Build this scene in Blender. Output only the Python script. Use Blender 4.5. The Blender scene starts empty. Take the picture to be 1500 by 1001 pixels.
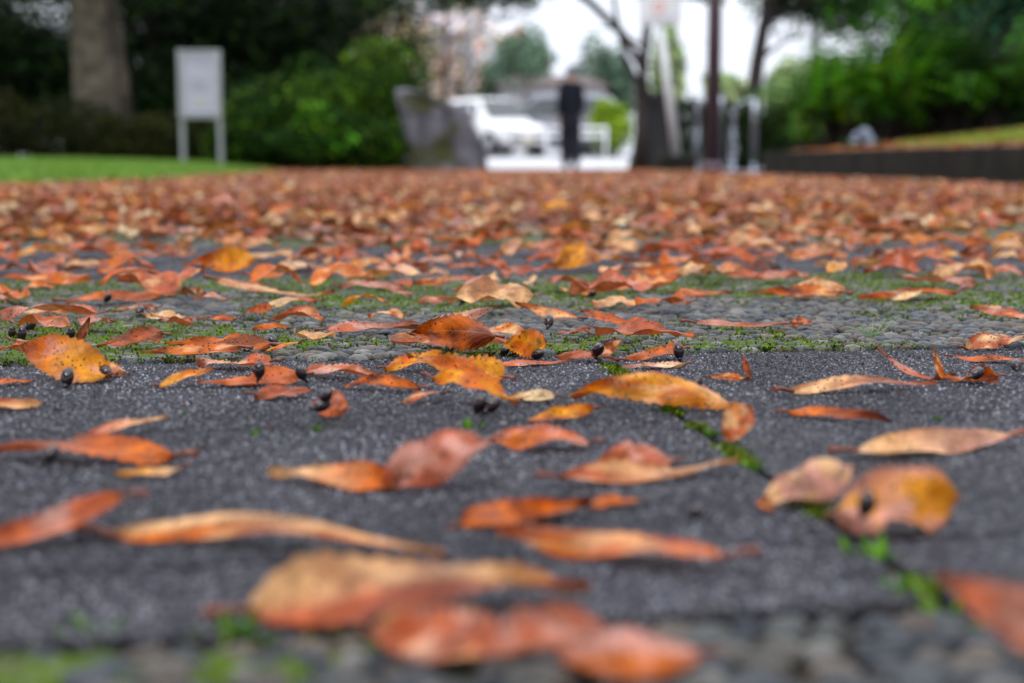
import bpy, bmesh, math, random
import numpy as np
from mathutils import Vector, Matrix, noise

SC = bpy.context.scene
COL = SC.collection
R = math.radians
RNG = np.random.default_rng(7)
rnd = random.Random(11)

# ------------------------------------------------------------------ camera, sky, sun, exposure
CAM_H, FPX, HORIZON = 0.13, 2083.3, 236.0
PITCH = math.atan((500.5 - HORIZON) / FPX)
cam_d = bpy.data.cameras.new('camera')
cam = bpy.data.objects.new('camera', cam_d); COL.objects.link(cam)
cam.location = (0, 0, CAM_H)
cam.rotation_euler = (math.pi / 2 - PITCH, 0, 0)
cam_d.lens = 50; cam_d.sensor_width = 36
cam_d.clip_start = 0.01; cam_d.clip_end = 2000
cam_d.dof.use_dof = True
cam_d.dof.focus_distance = .97
cam_d.dof.aperture_fstop = 5.7
cam_d.dof.aperture_blades = 0
SC.camera = cam

world = bpy.data.worlds.new('World'); SC.world = world
world.use_nodes = True
wn, wl = world.node_tree.nodes, world.node_tree.links
for n in list(wn): wn.remove(n)
sky = wn.new('ShaderNodeTexSky'); sky.sky_type = 'NISHITA'; sky.sun_disc = False
sky.sun_elevation = R(52); sky.sun_rotation = R(150); sky.air_density = 1.0; sky.dust_density = 4.0
hs = wn.new('ShaderNodeHueSaturation'); hs.inputs['Saturation'].default_value = 0.22
wl.new(sky.outputs[0], hs.inputs['Color'])
# an overcast cloud deck over the blue: white-grey, a little uneven
tc = wn.new('ShaderNodeTexCoord')
nz = wn.new('ShaderNodeTexNoise'); nz.inputs['Scale'].default_value = 2.2; nz.inputs['Detail'].default_value = 3
wl.new(tc.outputs['Generated'], nz.inputs['Vector'])
cr = wn.new('ShaderNodeValToRGB')
cr.color_ramp.elements[0].position = .3; cr.color_ramp.elements[0].color = (11.5, 12.4, 14.2, 1)
cr.color_ramp.elements[1].position = .7; cr.color_ramp.elements[1].color = (15.5, 16.0, 17.2, 1)
wl.new(nz.outputs['Fac'], cr.inputs['Fac'])
mx = wn.new('ShaderNodeMixRGB'); mx.inputs['Fac'].default_value = .85
wl.new(hs.outputs[0], mx.inputs['Color1']); wl.new(cr.outputs[0], mx.inputs['Color2'])
bg = wn.new('ShaderNodeBackground'); bg.inputs['Strength'].default_value = 0.115
sxyz = wn.new('ShaderNodeSeparateXYZ'); wl.new(tc.outputs['Generated'], sxyz.inputs[0])
ov = wn.new('ShaderNodeMapRange'); ov.inputs['From Min'].default_value = 0; ov.inputs['From Max'].default_value = 1
ov.inputs['To Min'].default_value = 1.15; ov.inputs['To Max'].default_value = 2.0; wl.new(sxyz.outputs['Z'], ov.inputs['Value'])
vs_ = wn.new('ShaderNodeVectorMath'); vs_.operation = 'SCALE'; wl.new(mx.outputs[0], vs_.inputs[0]); wl.new(ov.outputs[0], vs_.inputs['Scale'])
wl.new(vs_.outputs[0], bg.inputs['Color'])
wo = wn.new('ShaderNodeOutputWorld'); wl.new(bg.outputs[0], wo.inputs['Surface'])

sl = bpy.data.lights.new('sun', 'SUN'); sl.energy = 1.5; sl.angle = R(10); sl.color = (1, .96, .9)
sun = bpy.data.objects.new('sun', sl); COL.objects.link(sun)
sun.rotation_euler = (R(38), 0, R(150 - 180 + 10))
SC.view_settings.view_transform = 'Standard'; SC.view_settings.look = 'None'
SC.view_settings.exposure = -0.42; SC.view_settings.gamma = 1
SC.view_settings.use_curve_mapping = False
SC.render.engine = 'CYCLES'
SC.cycles.use_denoising = True
SC.cycles.max_bounces = 6; SC.cycles.diffuse_bounces = 3; SC.cycles.glossy_bounces = 2
SC.cycles.transmission_bounces = 3; SC.cycles.transparent_max_bounces = 4
SC.cycles.sample_clamp_indirect = 6

# ------------------------------------------------------------------ placement helpers
CP, SP = math.cos(PITCH), math.sin(PITCH)
def ray(px, py):
    a, b = (px - 750) / FPX, -(py - 500.5) / FPX
    return Vector((a, CP + b * SP, -SP + b * CP))       # camera looks along +Y pitched down
def at(px, py, z=0.0):
    """point of the horizontal plane z seen at that place of the photo"""
    r = ray(px, py)
    t = (z - CAM_H) / r.z
    return Vector((r.x * t, r.y * t, z))
def far(px, py, d):
    """world point at distance d in front, at that place of the photo"""
    r = ray(px, py); t = d / r.y
    return Vector((r.x * t, d, CAM_H + r.z * t))
YAW = R(7.8)
UD = Vector((math.cos(YAW), math.sin(YAW), 0)); VD = Vector((-math.sin(YAW), math.cos(YAW), 0))
def uv2w(u, v, z=0): return UD * u + VD * v + Vector((0, 0, z))

# ------------------------------------------------------------------ materials
def newmat(name):
    m = bpy.data.materials.new(name); m.use_nodes = True
    return m, m.node_tree.nodes, m.node_tree.links, m.node_tree.nodes['Principled BSDF']
def ramp(n, stops):
    r = n.new('ShaderNodeValToRGB'); e = r.color_ramp.elements
    while len(e) < len(stops): e.new(.5)
    for i, (p, c) in enumerate(stops):
        e[i].position = p; e[i].color = (*c, 1) if len(c) == 3 else c
    return r
def texn(n, l, kind, scale, coord='Object', detail=4, **kw):
    t = n.new('ShaderNodeTex' + kind); t.inputs['Scale'].default_value = scale
    if kind == 'Noise': t.inputs['Detail'].default_value = detail
    c = n.new('ShaderNodeTexCoord'); l.new(c.outputs[coord], t.inputs['Vector'])
    return t
def mixc(n, l, fac, a, b, mode='MIX'):
    m = n.new('ShaderNodeMixRGB'); m.blend_type = mode
    for s, x in (('Fac', fac), ('Color1', a), ('Color2', b)):
        if hasattr(x, 'links') or hasattr(x, 'is_linked'): l.new(x, m.inputs[s])
        elif isinstance(x, (int, float)): m.inputs[s].default_value = x
        else: m.inputs[s].default_value = (*x, 1)
    return m.outputs[0]
def bump(n, l, h, strength, dist, p):
    b = n.new('ShaderNodeBump'); b.inputs['Strength'].default_value = strength; b.inputs['Distance'].default_value = dist
    l.new(h, b.inputs['Height']); l.new(b.outputs[0], p.inputs['Normal'])
def simple(name, c, rough=.5, metal=0, var=.12, scale=8, coat=0, bmp=0):
    m, n, l, p = newmat(name)
    t = texn(n, l, 'Noise', scale)
    lo = tuple(x * (1 - var) for x in c); hi = tuple(min(1, x * (1 + var)) for x in c)
    r = ramp(n, [(.3, lo), (.7, hi)]); l.new(t.outputs['Fac'], r.inputs[0]); l.new(r.outputs[0], p.inputs['Base Color'])
    p.inputs['Roughness'].default_value = rough; p.inputs['Metallic'].default_value = metal
    p.inputs['Coat Weight'].default_value = coat
    p.inputs['Specular IOR Level'].default_value = .2 if rough > .5 else .5
    if bmp: bump(n, l, t.outputs['Fac'], .6, bmp, p)
    return m

def leaf_material():
    m, n, l, p = newmat('wet_autumn_leaf')
    vc = n.new('ShaderNodeAttribute'); vc.attribute_name = 'Col'
    uvn = n.new('ShaderNodeUVMap'); uvn.uv_map = 'UVMap'
    sep = n.new('ShaderNodeSeparateXYZ'); l.new(uvn.outputs[0], sep.inputs[0])
    def math_(op, a, b=None):
        k = n.new('ShaderNodeMath'); k.operation = op
        for i, x in enumerate((a, b)):
            if x is None: continue
            if isinstance(x, (int, float)): k.inputs[i].default_value = x
            else: l.new(x, k.inputs[i])
        return k.outputs[0]
    av = math_('ABSOLUTE', math_('SUBTRACT', sep.outputs['Y'], .5))          # 0 midrib .. .5 edge
    side = math_('SINE', math_('MULTIPLY', math_('SUBTRACT', sep.outputs['X'], math_('MULTIPLY', av, .55)), 62.0))
    vein = math_('POWER', math_('MAXIMUM', side, 0.0), 10.0)
    mid = math_('LESS_THAN', av, .018)
    veins = math_('MAXIMUM', math_('MULTIPLY', vein, .7), mid)
    t1 = texn(n, l, 'Noise', 95, 'Object', 5); t2 = texn(n, l, 'Noise', 420, 'Object', 3)
    r1 = ramp(n, [(.3, (.55, .48, .42)), (.7, (1.25, 1.22, 1.2))]); l.new(t1.outputs['Fac'], r1.inputs[0])
    c = mixc(n, l, 1.0, vc.outputs['Color'], r1.outputs[0], 'MULTIPLY')
    r2 = ramp(n, [(.3, (.8, .8, .8)), (.7, (1.15, 1.15, 1.15))]); l.new(t2.outputs['Fac'], r2.inputs[0])
    c = mixc(n, l, .7, c, r2.outputs[0], 'MULTIPLY')
    t5 = texn(n, l, 'Noise', 28, 'Object', 4); rb = ramp(n, [(.50, (0, 0, 0)), (.66, (.65, .65, .65))]); l.new(t5.outputs['Fac'], rb.inputs[0])
    c = mixc(n, l, rb.outputs[0], c, mixc(n, l, 1.0, c, (.42, .30, .26), 'MULTIPLY'))
    edge = math_('MULTIPLY', math_('MULTIPLY', math_('MAXIMUM', math_('SUBTRACT', av, .36), 0.0), 6.0), t1.outputs['Fac'])
    c = mixc(n, l, edge, c, mixc(n, l, 1.0, c, (.45, .25, .15), 'MULTIPLY'))
    c = mixc(n, l, math_('MULTIPLY', veins, .5), c, mixc(n, l, .5, c, (.62, .36, .17)))
    # decay spots, more of them where the blotch noise is high
    vo = texn(n, l, 'Voronoi', 330); spot = math_('LESS_THAN', vo.outputs['Distance'], .24)
    t3 = texn(n, l, 'Noise', 60, 'Object', 2); pick = math_('GREATER_THAN', t3.outputs['Fac'], .50)
    c = mixc(n, l, math_('MULTIPLY', math_('MULTIPLY', spot, pick), .8), c, (.035, .015, .008))
    geo = n.new('ShaderNodeNewGeometry')
    c = mixc(n, l, math_('MULTIPLY', geo.outputs['Backfacing'], .10), c, (.62, .40, .27))
    l.new(c, p.inputs['Base Color'])
    rr = ramp(n, [(.35, (.18,) * 3), (.62, (.55,) * 3)]); l.new(t1.outputs['Fac'], rr.inputs[0]); l.new(rr.outputs[0], p.inputs['Roughness'])
    p.inputs['Specular IOR Level'].default_value = .28
    h = math_('ADD', math_('MULTIPLY', veins, -.8), math_('MULTIPLY', t2.outputs['Fac'], .9))
    bump(n, l, h, .75, .0005, p)
    tr = n.new('ShaderNodeBsdfTranslucent'); l.new(mixc(n, l, 1.0, c, (1.1, .85, .5), 'MULTIPLY'), tr.inputs['Color'])
    ms = n.new('ShaderNodeMixShader'); ms.inputs[0].default_value = .2
    l.new(p.outputs[0], ms.inputs[1]); l.new(tr.outputs[0], ms.inputs[2])
    l.new(ms.outputs[0], n['Material Output'].inputs['Surface'])
    return m
M = {}
M['leaf'] = leaf_material()

def attr_mat(name, rough=.5, trans=0, nscale=30, spec=.5, bmp=0, nlo=.75, nhi=1.25):
    m, n, l, p = newmat(name)
    vc = n.new('ShaderNodeAttribute'); vc.attribute_name = 'Col'
    t = texn(n, l, 'Noise', nscale, 'Object', 5)
    gp = n.new('ShaderNodeNewGeometry'); l.new(gp.outputs['Position'], t.inputs['Vector'])
    r = ramp(n, [(.3, (nlo,) * 3), (.7, (nhi,) * 3)]); l.new(t.outputs['Fac'], r.inputs[0])
    c = mixc(n, l, 1, vc.outputs['Color'], r.outputs[0], 'MULTIPLY')
    l.new(c, p.inputs['Base Color']); p.inputs['Roughness'].default_value = rough
    p.inputs['Specular IOR Level'].default_value = spec
    if bmp: bump(n, l, t.outputs['Fac'], .6, bmp, p)
    if trans:
        tr = n.new('ShaderNodeBsdfTranslucent'); l.new(c, tr.inputs['Color'])
        ms = n.new('ShaderNodeMixShader'); ms.inputs[0].default_value = trans
        l.new(p.outputs[0], ms.inputs[1]); l.new(tr.outputs[0], ms.inputs[2])
        l.new(ms.outputs[0], n['Material Output'].inputs['Surface'])
    return m
M['foliage'] = attr_mat('broadleaf_foliage', .55, .2, 20, .08)
M['moss'] = attr_mat('wet_moss', .8, .2, 300, .1)
M['pebble'] = attr_mat('river_pebble', .42, 0, 260, .22, .0005, .6, 1.35)
M['grass'] = attr_mat('grass_blades', .55, .3, 3)

def slab_material():
    m, n, l, p = newmat('exposed_aggregate_concrete')
    v = texn(n, l, 'Voronoi', 430); v2 = texn(n, l, 'Voronoi', 800)
    sep = n.new('ShaderNodeSeparateColor'); l.new(v.outputs['Color'], sep.inputs[0])
    sep2 = n.new('ShaderNodeSeparateColor'); l.new(v2.outputs['Color'], sep2.inputs[0])
    r = ramp(n, [(.0, (.012, .012, .018)), (.45, (.030, .029, .040)), (.75, (.056, .054, .074)), (.9, (.20, .20, .22)), (1, (.45, .45, .45))])
    r.color_ramp.interpolation = 'LINEAR'
    l.new(sep.outputs[0], r.inputs[0])
    r2 = ramp(n, [(0, (.018, .018, .025)), (.8, (.044, .042, .056)), (.97, (.3, .29, .28))]); l.new(sep2.outputs[1], r2.inputs[0])
    c = mixc(n, l, .5, r.outputs[0], r2.outputs[0])
    t = texn(n, l, 'Noise', 7, 'Object', 7); rt = ramp(n, [(.36, (.35, .36, .39)), (.50, (.72, .73, .77)), (.66, (1.05, 1.05, 1.08))]); l.new(t.outputs['Fac'], rt.inputs[0])
    c = mixc(n, l, 1, c, rt.outputs[0], 'MULTIPLY')
    t4 = texn(n, l, 'Noise', 45, 'Object', 5); r4 = ramp(n, [(.52, (0, 0, 0)), (.72, (.5, .5, .5))]); l.new(t4.outputs['Fac'], r4.inputs[0])
    c = mixc(n, l, r4.outputs[0], c, (.05, .045, .035))
    l.new(c, p.inputs['Base Color']); p.inputs['Specular IOR Level'].default_value = .14
    rr = ramp(n, [(.3, (.48,) * 3), (.7, (.75,) * 3)]); l.new(t.outputs['Fac'], rr.inputs[0]); l.new(rr.outputs[0], p.inputs['Roughness'])
    ad = n.new('ShaderNodeMath'); ad.operation = 'ADD'; l.new(v.outputs['Distance'], ad.inputs[0]); l.new(v2.outputs['Distance'], ad.inputs[1])
    mm = n.new('ShaderNodeMath'); mm.operation = 'MULTIPLY'; l.new(ad.outputs[0], mm.inputs[0]); mm.inputs[1].default_value = -1
    bump(n, l, mm.outputs[0], 1.0, .0011, p)
    return m
M['slab'] = slab_material()
M['mortar'] = simple('dark_mortar', (.05, .047, .04), .8, 0, .35, 120, 0, .002)
M['earth'] = simple('brown_earth', (.055, .04, .028), .9, 0, .3, 6, 0, .02)
M['asphalt'] = simple('road_asphalt', (.09, .09, .095), .6, 0, .2, 30)
M['pale_paving'] = simple('pale_wet_paving', (.74, .74, .78), .28, 0, .05, 3)
M['seed'] = simple('wet_dark_seed', (.013, .004, .006), .22, 0, .6, 3, .4, .0004)
M['stalk'] = simple('leaf_stalk', (.20, .055, .03), .45, 0, .25, 200)
M['bark'] = simple('grey_brown_bark', (.16, .135, .10), .85, 0, .45, 7, 0, .03)
M['bark_pale'] = simple('pale_mottled_bark', (.10, .085, .06), .8, 0, .7, 4.5, 0, .06)
M['bark_dark'] = simple('dark_wet_bark', (.035, .028, .026), .75, 0, .4, 9, 0, .02)

# ------------------------------------------------------------------ mesh helpers
def tag(o, label=None, cat=None, group=None, kind=None):
    for k, v in (('label', label), ('category', cat), ('group', group), ('kind', kind)):
        if v: o[k] = v
    return o
def link(name, me, mat=None, parent=None, loc=None):
    o = bpy.data.objects.new(name, me); COL.objects.link(o)
    if mat is not None and me is not None and not me.materials: me.materials.append(mat)
    if parent: o.parent = parent
    if loc is not None: o.location = loc
    return o
def empty(name, loc=(0, 0, 0), rz=0):
    o = bpy.data.objects.new(name, None); COL.objects.link(o); o.location = loc; o.rotation_euler = (0, 0, rz)
    o.empty_display_size = .1
    return o
def mesh_np(name, V, F, col=None, uv=None, smooth=False):
    """V (n,3), F (m,k) with equal k; col per vertex (n,3); uv per vertex (n,2)"""
    V = np.asarray(V, dtype=np.float32); F = np.asarray(F, dtype=np.int32)
    me = bpy.data.meshes.new(name); k = F.shape[1]
    me.vertices.add(len(V)); me.vertices.foreach_set('co', V.ravel())
    me.loops.add(F.size); me.loops.foreach_set('vertex_index', F.ravel())
    me.polygons.add(len(F)); me.polygons.foreach_set('loop_start', np.arange(0, F.size, k, dtype=np.int32))
    me.polygons.foreach_set('loop_total', np.full(len(F), k, dtype=np.int32))
    if smooth: me.polygons.foreach_set('use_smooth', np.ones(len(F), dtype=bool))
    if uv is not None:
        u = me.uv_layers.new(name='UVMap'); u.data.foreach_set('uv', np.asarray(uv, dtype=np.float32)[F.ravel()].ravel())
    if col is not None:
        a = me.color_attributes.new('Col', 'FLOAT_COLOR', 'POINT')
        c = np.ones((len(V), 4), dtype=np.float32); c[:, :3] = col
        a.data.foreach_set('color', c.ravel())
    me.update(calc_edges=True); me.validate()
    return me
class MB:
    def __init__(s): s.b = bmesh.new()
    def box(s, c, size, rot=None, bev=0.0, taper=1.0):
        M4 = Matrix.Translation(Vector(c)) @ (rot.to_4x4() if rot is not None else Matrix.Identity(4))
        r = bmesh.ops.create_cube(s.b, size=1)
        vs = r['verts']
        for v in vs:
            t = taper if v.co.z > 0 else 1
            v.co = Vector((v.co.x * size[0] * t, v.co.y * size[1] * t, v.co.z * size[2]))
        if bev:
            es = list({e for v in vs for e in v.link_edges})
            rr = bmesh.ops.bevel(s.b, geom=es, offset=bev, segments=2, affect='EDGES', profile=.6)
            vs = list({v for f in rr['faces'] for v in f.verts} | {v for v in vs if v.is_valid})
        for v in vs: v.co = M4 @ v.co
        return s
    def tube(s, pts, rad, n=8, cap=True):
        pts = [Vector(p) for p in pts]
        if isinstance(rad, (int, float)): rad = [rad] * len(pts)
        rings = []; prev = None
        for i, p in enumerate(pts):
            d = (pts[min(i + 1, len(pts) - 1)] - pts[max(i - 1, 0)]).normalized()
            if prev is None: a = d.orthogonal().normalized()
            else: a = (prev - d * prev.dot(d)).normalized()
            prev = a; b_ = d.cross(a)
            rings.append([s.b.verts.new(p + (a * math.cos(2 * math.pi * k / n) + b_ * math.sin(2 * math.pi * k / n)) * rad[i]) for k in range(n)])
        for i in range(len(rings) - 1):
            for k in range(n):
                f = s.b.faces.new((rings[i][k], rings[i][(k + 1) % n], rings[i + 1][(k + 1) % n], rings[i + 1][k])); f.smooth = True
        if cap:
            s.b.faces.new(rings[0][::-1]); s.b.faces.new(rings[-1])
        return s
    def loft(s, rings, cap=True, smooth=True):
        vr = [[s.b.verts.new(p) for p in r] for r in rings]; n = len(vr[0])
        for i in range(len(vr) - 1):
            for k in range(n):
                f = s.b.faces.new((vr[i][k], vr[i][(k + 1) % n], vr[i + 1][(k + 1) % n], vr[i + 1][k])); f.smooth = smooth
        if cap:
            s.b.faces.new(vr[0][::-1]); s.b.faces.new(vr[-1])
        return s
    def poly(s, pts):
        s.b.faces.new([s.b.verts.new(p) for p in pts]); return s
    def build(s, name, mat, parent=None, loc=None):
        me = bpy.data.meshes.new(name); bmesh.ops.recalc_face_normals(s.b, faces=s.b.faces[:])
        s.b.to_mesh(me); s.b.free()
        return link(name, me, mat, parent, loc)

# ------------------------------------------------------------------ leaf geometry
CRUMPLE = .17
def profile(u, p=.62, q=.95):
    w = np.power(np.clip(u, 0, 1), p) * np.power(np.clip(1 - u, 0, 1), q)
    return w / ((p / (p + q)) ** p * (q / (p + q)) ** q)
def leaf_geo(L, W, nu=36, nv=8, bend=0., tip=0., cup=0., fold=0., twist=0., ruffle=0., teeth=13, serr=.13, seed=0, tear=0.):
    rs = np.random.default_rng(seed)
    u = np.linspace(0, 1, nu + 1); th = bend * (.5 - u) + tip * np.clip(u - .6, 0, 1) ** 1.3 * 3 + (rs.normal() * .12) * np.sin(u * 6.3)
    du = L / nu
    cx = np.concatenate([[0], np.cumsum(np.cos(th[:-1]) * du)]); cz = np.concatenate([[0], np.cumsum(np.sin(th[:-1]) * du)])
    side = rs.normal() * .022 * L * np.sin(u * math.pi)
    v = np.linspace(-1, 1, nv + 1)
    saw = (u * teeth) % 1.0
    base = profile(u, rs.uniform(.5, .8), rs.uniform(.8, 1.25)) * W * (.42 if nu > 30 else .39)
    bite = [rs.random() < .22, rs.random() < .22]; bu = rs.uniform(.25, .8, 2); bw = rs.uniform(.03, .07, 2); bd = rs.uniform(.25, .6, 2)
    V = np.zeros((nu + 1, nv + 1, 3)); UV = np.zeros((nu + 1, nv + 1, 2))
    ph = rs.uniform(0, 6.3, 4)
    for j, vv in enumerate(v):
        a = abs(vv)
        w = base * (1 + (serr * (1 - saw) - serr * .5) * a ** 4 * (nu > 12)) * (1 + .05 * math.copysign(1, vv) * np.sin(u * 3 + ph[3]))
        q_ = int(vv > 0)
        if bite[q_] and nu > 12: w = w * (1 - bd[q_] * a * np.exp(-((u - bu[q_]) / bw[q_]) ** 2))
        s = vv * w
        f = fold + twist * 0
        yy = np.sign(s) * np.abs(s) * math.cos(f); zz = np.abs(s) * math.sin(f)
        zz = zz + cup * s * s / (W * .5 + 1e-9) + ruffle * W * (a ** 2) * (np.sin(u * 9 + ph[0] + (vv > 0) * ph[1]) + .5 * np.sin(u * 21 + ph[2] + vv * 2))
        zz = zz + W * CRUMPLE * (np.sin(u * 5.1 + ph[1] + vv * 1.7) * .5 + np.sin(u * 11.3 + ph[2] - vv * 2.9) * .28 + np.sin(u * 3.0 * (1 + vv) + ph[0]) * .4)
        tw = twist * (u - .5)
        y2 = yy * np.cos(tw) - zz * np.sin(tw); z2 = yy * np.sin(tw) + zz * np.cos(tw)
        V[:, j, 0] = cx - np.sin(th) * z2; V[:, j, 1] = y2 + side; V[:, j, 2] = cz + np.cos(th) * z2
        UV[:, j, 0] = u; UV[:, j, 1] = vv * .5 + .5
    idx = np.arange((nu + 1) * (nv + 1)).reshape(nu + 1, nv + 1)
    F = np.stack([idx[:-1, :-1], idx[1:, :-1], idx[1:, 1:], idx[:-1, 1:]], -1).reshape(-1, 4)
    return V.reshape(-1, 3), F, UV.reshape(-1, 2)

C = dict(S=(.52, .115, .040), O=(.68, .15, .002), Y=(.80, .32, .004), T=(.84, .50, .24), R=(.17, .024, .006),
         P=(.62, .29, .23), G=(.46, .38, .02), C=(.85, .66, .38), D=(.08, .022, .01), B=(.26, .060, .015))
def leaf_color(UV, c1, c2, mode, seed, amt=1.):
    a, b = np.array(C[c1]), np.array(C[c2]); n = len(UV)
    ns = np.array([noise.noise(Vector((x * 4.2 + seed * 7.3, y * 2.2, seed * 3.1))) for x, y in UV])
    if mode == 'u': t = UV[:, 0] * 1.6 - .3 + ns * .35
    elif mode == 'v': t = (UV[:, 1] - .5) * 4 + .5 + ns * .3
    elif mode == 'e': t = (np.abs(UV[:, 1] - .5) * 2) ** 1.5 * 1.1 + ns * .5
    else: t = .5 + ns * 3.0
    t = np.clip(t, 0, 1)[:, None] * amt
    c = a * (1 - t) + b * t
    n2 = np.array([noise.noise(Vector((x * 5.5 + seed * 1.9, y * 3.2 + 40, seed * .7))) for x, y in UV])
    alt = np.array(C[('O', 'R', 'T', 'B', 'P', 'D', 'T')[int(seed) % 7]])
    k = np.clip((n2 - .12) * 3.2, 0, .62)[:, None]
    return (c * (1 - k) + alt * k) * (1 + .22 * n2[:, None])
CNAME = dict(S='salmon brown', O='orange', Y='yellow', T='pale tan', R='dark rust', P='dusty pink', G='yellow-green', C='cream', D='blackish brown', B='brown')

def surf_z(v):
    for a, b in SLABS:
        if a - .002 < v < b + .002: return .0004
    return .0032
def Vv(p): return p.x * VD.x + p.y * VD.y

# paving layout in the path's own direction (metres)
SLABS = [(.388, .935), (1.60, 2.17), (2.83, 3.39), (4.04, 4.60), (5.25, 5.81)]
def make_leaf(ax, ay, bx, by, wr, roll, label, c1='S', c2=None, mode='n', bend=.3, tip=0., cup=.25, fold=.1, twist=0., ruffle=.04,
              lift=0., stalk=.12, serr=.26, name='fallen_leaf', nu=39, group='fallen leaves scattered over the paving', seed=None):
    global LEAF_N
    LEAF_N += 1; sd = LEAF_N if seed is None else seed
    z = .004; pitch = 0.0
    if ay > 590: wr *= .86
    for _ in range(3):
        low, hi = ((ax, ay), (bx, by)) if ay >= by else ((bx, by), (ax, ay))
        P0 = at(*low, z); r = ray(*hi); flat_hit = at(*hi, z)
        lim = .35 * abs(r.x / r.y * P0.y - P0.x) + .004
        yy_ = min(flat_hit.y, P0.y + lim); P1 = Vector((r.x / r.y * yy_, yy_, max(z, CAM_H + r.z / r.y * yy_)))
        A, B = (P0, P1) if ay >= by else (P1, P0)
        dz = B.z - A.z
        ch = (B - A).length; W = wr * ch; pitch = math.asin(max(-1, min(1, dz / ch)))
        V, F, UV = leaf_geo(1.0, wr, nu, 8, bend, tip, cup, fold, twist, ruffle, 13, serr, sd)
        # chord of the curved centre line -> x axis
        e = V.reshape(nu + 1, 9, 3)[-1, 4]; L = math.hypot(e[0], e[2]); k = ch / L
        ang = math.atan2(e[2], e[0])
        V = V * k
        ca, sa = math.cos(-ang), math.sin(-ang)
        V = np.stack([V[:, 0] * ca - V[:, 2] * sa, V[:, 1], V[:, 0] * sa + V[:, 2] * ca], 1)
        rr = R(roll) * (1 if B.x >= A.x else -1)
        V = np.stack([V[:, 0], V[:, 1] * math.cos(rr) - V[:, 2] * math.sin(rr), V[:, 1] * math.sin(rr) + V[:, 2] * math.cos(rr)], 1)
        cp_, sp_ = math.cos(pitch), math.sin(pitch)
        V = np.stack([V[:, 0] * cp_ - V[:, 2] * sp_, V[:, 1], V[:, 0] * sp_ + V[:, 2] * cp_], 1)
        base_z = surf_z(Vv((A + B) * .5)) + lift
        z = -(V[:, 2].min() - min(0, dz)) + base_z
    A = Vector((A.x, A.y, base_z - V[:, 2].min()))
    h = math.atan2(B.y - A.y, B.x - A.x)
    c2 = c2 or c1
    col = leaf_color(UV, c1, c2, mode, sd)
    me = mesh_np(name, V, F, col, UV, True)
    o = link(name, me, M['leaf'], None, A); o.rotation_euler = (0, 0, h)
    tag(o, label, 'leaf', group)
    if stalk:
        s = MB(); r = ch * .011 + .0003
        d = rnd.uniform(-.5, .5)
        s.tube([(0.03 * ch, 0, V.reshape(nu + 1, 9, 3)[1, 4][2]), (-stalk * ch * .5, d * stalk * ch * .3, .001 + ch * .01), (-stalk * ch, d * stalk * ch, ch * .02)], [r * .8, r, r * 1.5], 6)
        s.build('stalk', M['stalk'], o)
    return o, A, B
LEAF_N = 0

# ------------------------------------------------------------------ the ground and the path
ground = MB().poly([(-400, -30, -.06), (400, -30, -.06), (400, 700, -.06), (-400, 700, -.06)]).build('ground', M['earth'])
tag(ground, kind='structure')
path = MB().poly([uv2w(-5, -1.5, -.0065), uv2w(7.5, -1.5, -.0065), uv2w(7.5, 20.5, -.0065), uv2w(-5, 20.5, -.0065)]).build('path', M['mortar'])
tag(path, 'garden path of dark slabs and pebble strips', kind='structure')
J0 = at(985, 600); U0 = J0.x * UD.x + J0.y * UD.y
slab_meshes = {}
def slab(u0, u1, v0, v1):
    g = .0032; key = (round(u1 - u0, 4), round(v1 - v0, 4))
    if key not in slab_meshes:
        b = MB(); b.box((0, 0, -.005), (key[0] - g, key[1] - g, .0098), bev=.0018)
        me = bpy.data.meshes.new('paving_slab'); b.b.to_mesh(me); b.b.free(); me.materials.append(M['slab']); slab_meshes[key] = me
    o = link('paving_slab', slab_meshes[key], None, path, uv2w((u0 + u1) / 2, (v0 + v1) / 2, rnd.uniform(-.0006, .0006)))
    o.rotation_euler = (rnd.gauss(0, .001), rnd.gauss(0, .001), YAW)
for bi, (a, b) in enumerate(SLABS):
    if bi == 0: rows = [a, .459, .697, b]
    else: rows = [a, a + .07, a + .07 + (b - a - .07) / 2, b]
    for r0, r1 in zip(rows, rows[1:]):
        for k in range(-6, 7):
            u0 = U0 + k * .6
            if abs(u0) > .9 + a * .75 + .6: continue
            slab(u0, u0 + .6, r0, r1)
far_slabs = MB()
for k in range(12):
    a = 6.46 + k * 1.21
    far_slabs.box(uv2w(1, a + .28, -.006), (10.5, .56, .008), Matrix.Rotation(YAW, 3, 'Z'))
fs = far_slabs.build('slab_bands', M['slab'], path); fs['kind'] = 'stuff'

# pebbles: domes set in the mortar, tight hex packing with jitter
def dome(seed):
    b = bmesh.new(); bmesh.ops.create_icosphere(b, subdivisions=2, radius=1)
    rs = random.Random(seed); off = Vector((rs.random() * 9, rs.random() * 9, 0))
    for v in b.verts:
        q = v.co.copy(); k = 1 + .16 * noise.noise(q * 1.3 + off)
        v.co = Vector((math.copysign(abs(q.x) ** .85, q.x), math.copysign(abs(q.y) ** .85, q.y), q.z)) * k
    bmesh.ops.delete(b, geom=[v for v in b.verts if v.co.z < -.35], context='VERTS')
    b.verts.ensure_lookup_table()
    V = np.array([v.co[:] for v in b.verts]); F = np.array([[v.index for v in f.verts] for f in b.faces]); b.free()
    return V, F
DOMES = [dome(i) for i in range(9)]
PC = np.array([(.050, .060, .078), (.08, .088, .10), (.14, .125, .105), (.035, .042, .055), (.19, .15, .115), (.10, .105, .10), (.24, .23, .21), (.12, .085, .065), (.065, .07, .075)]) * .55
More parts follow.
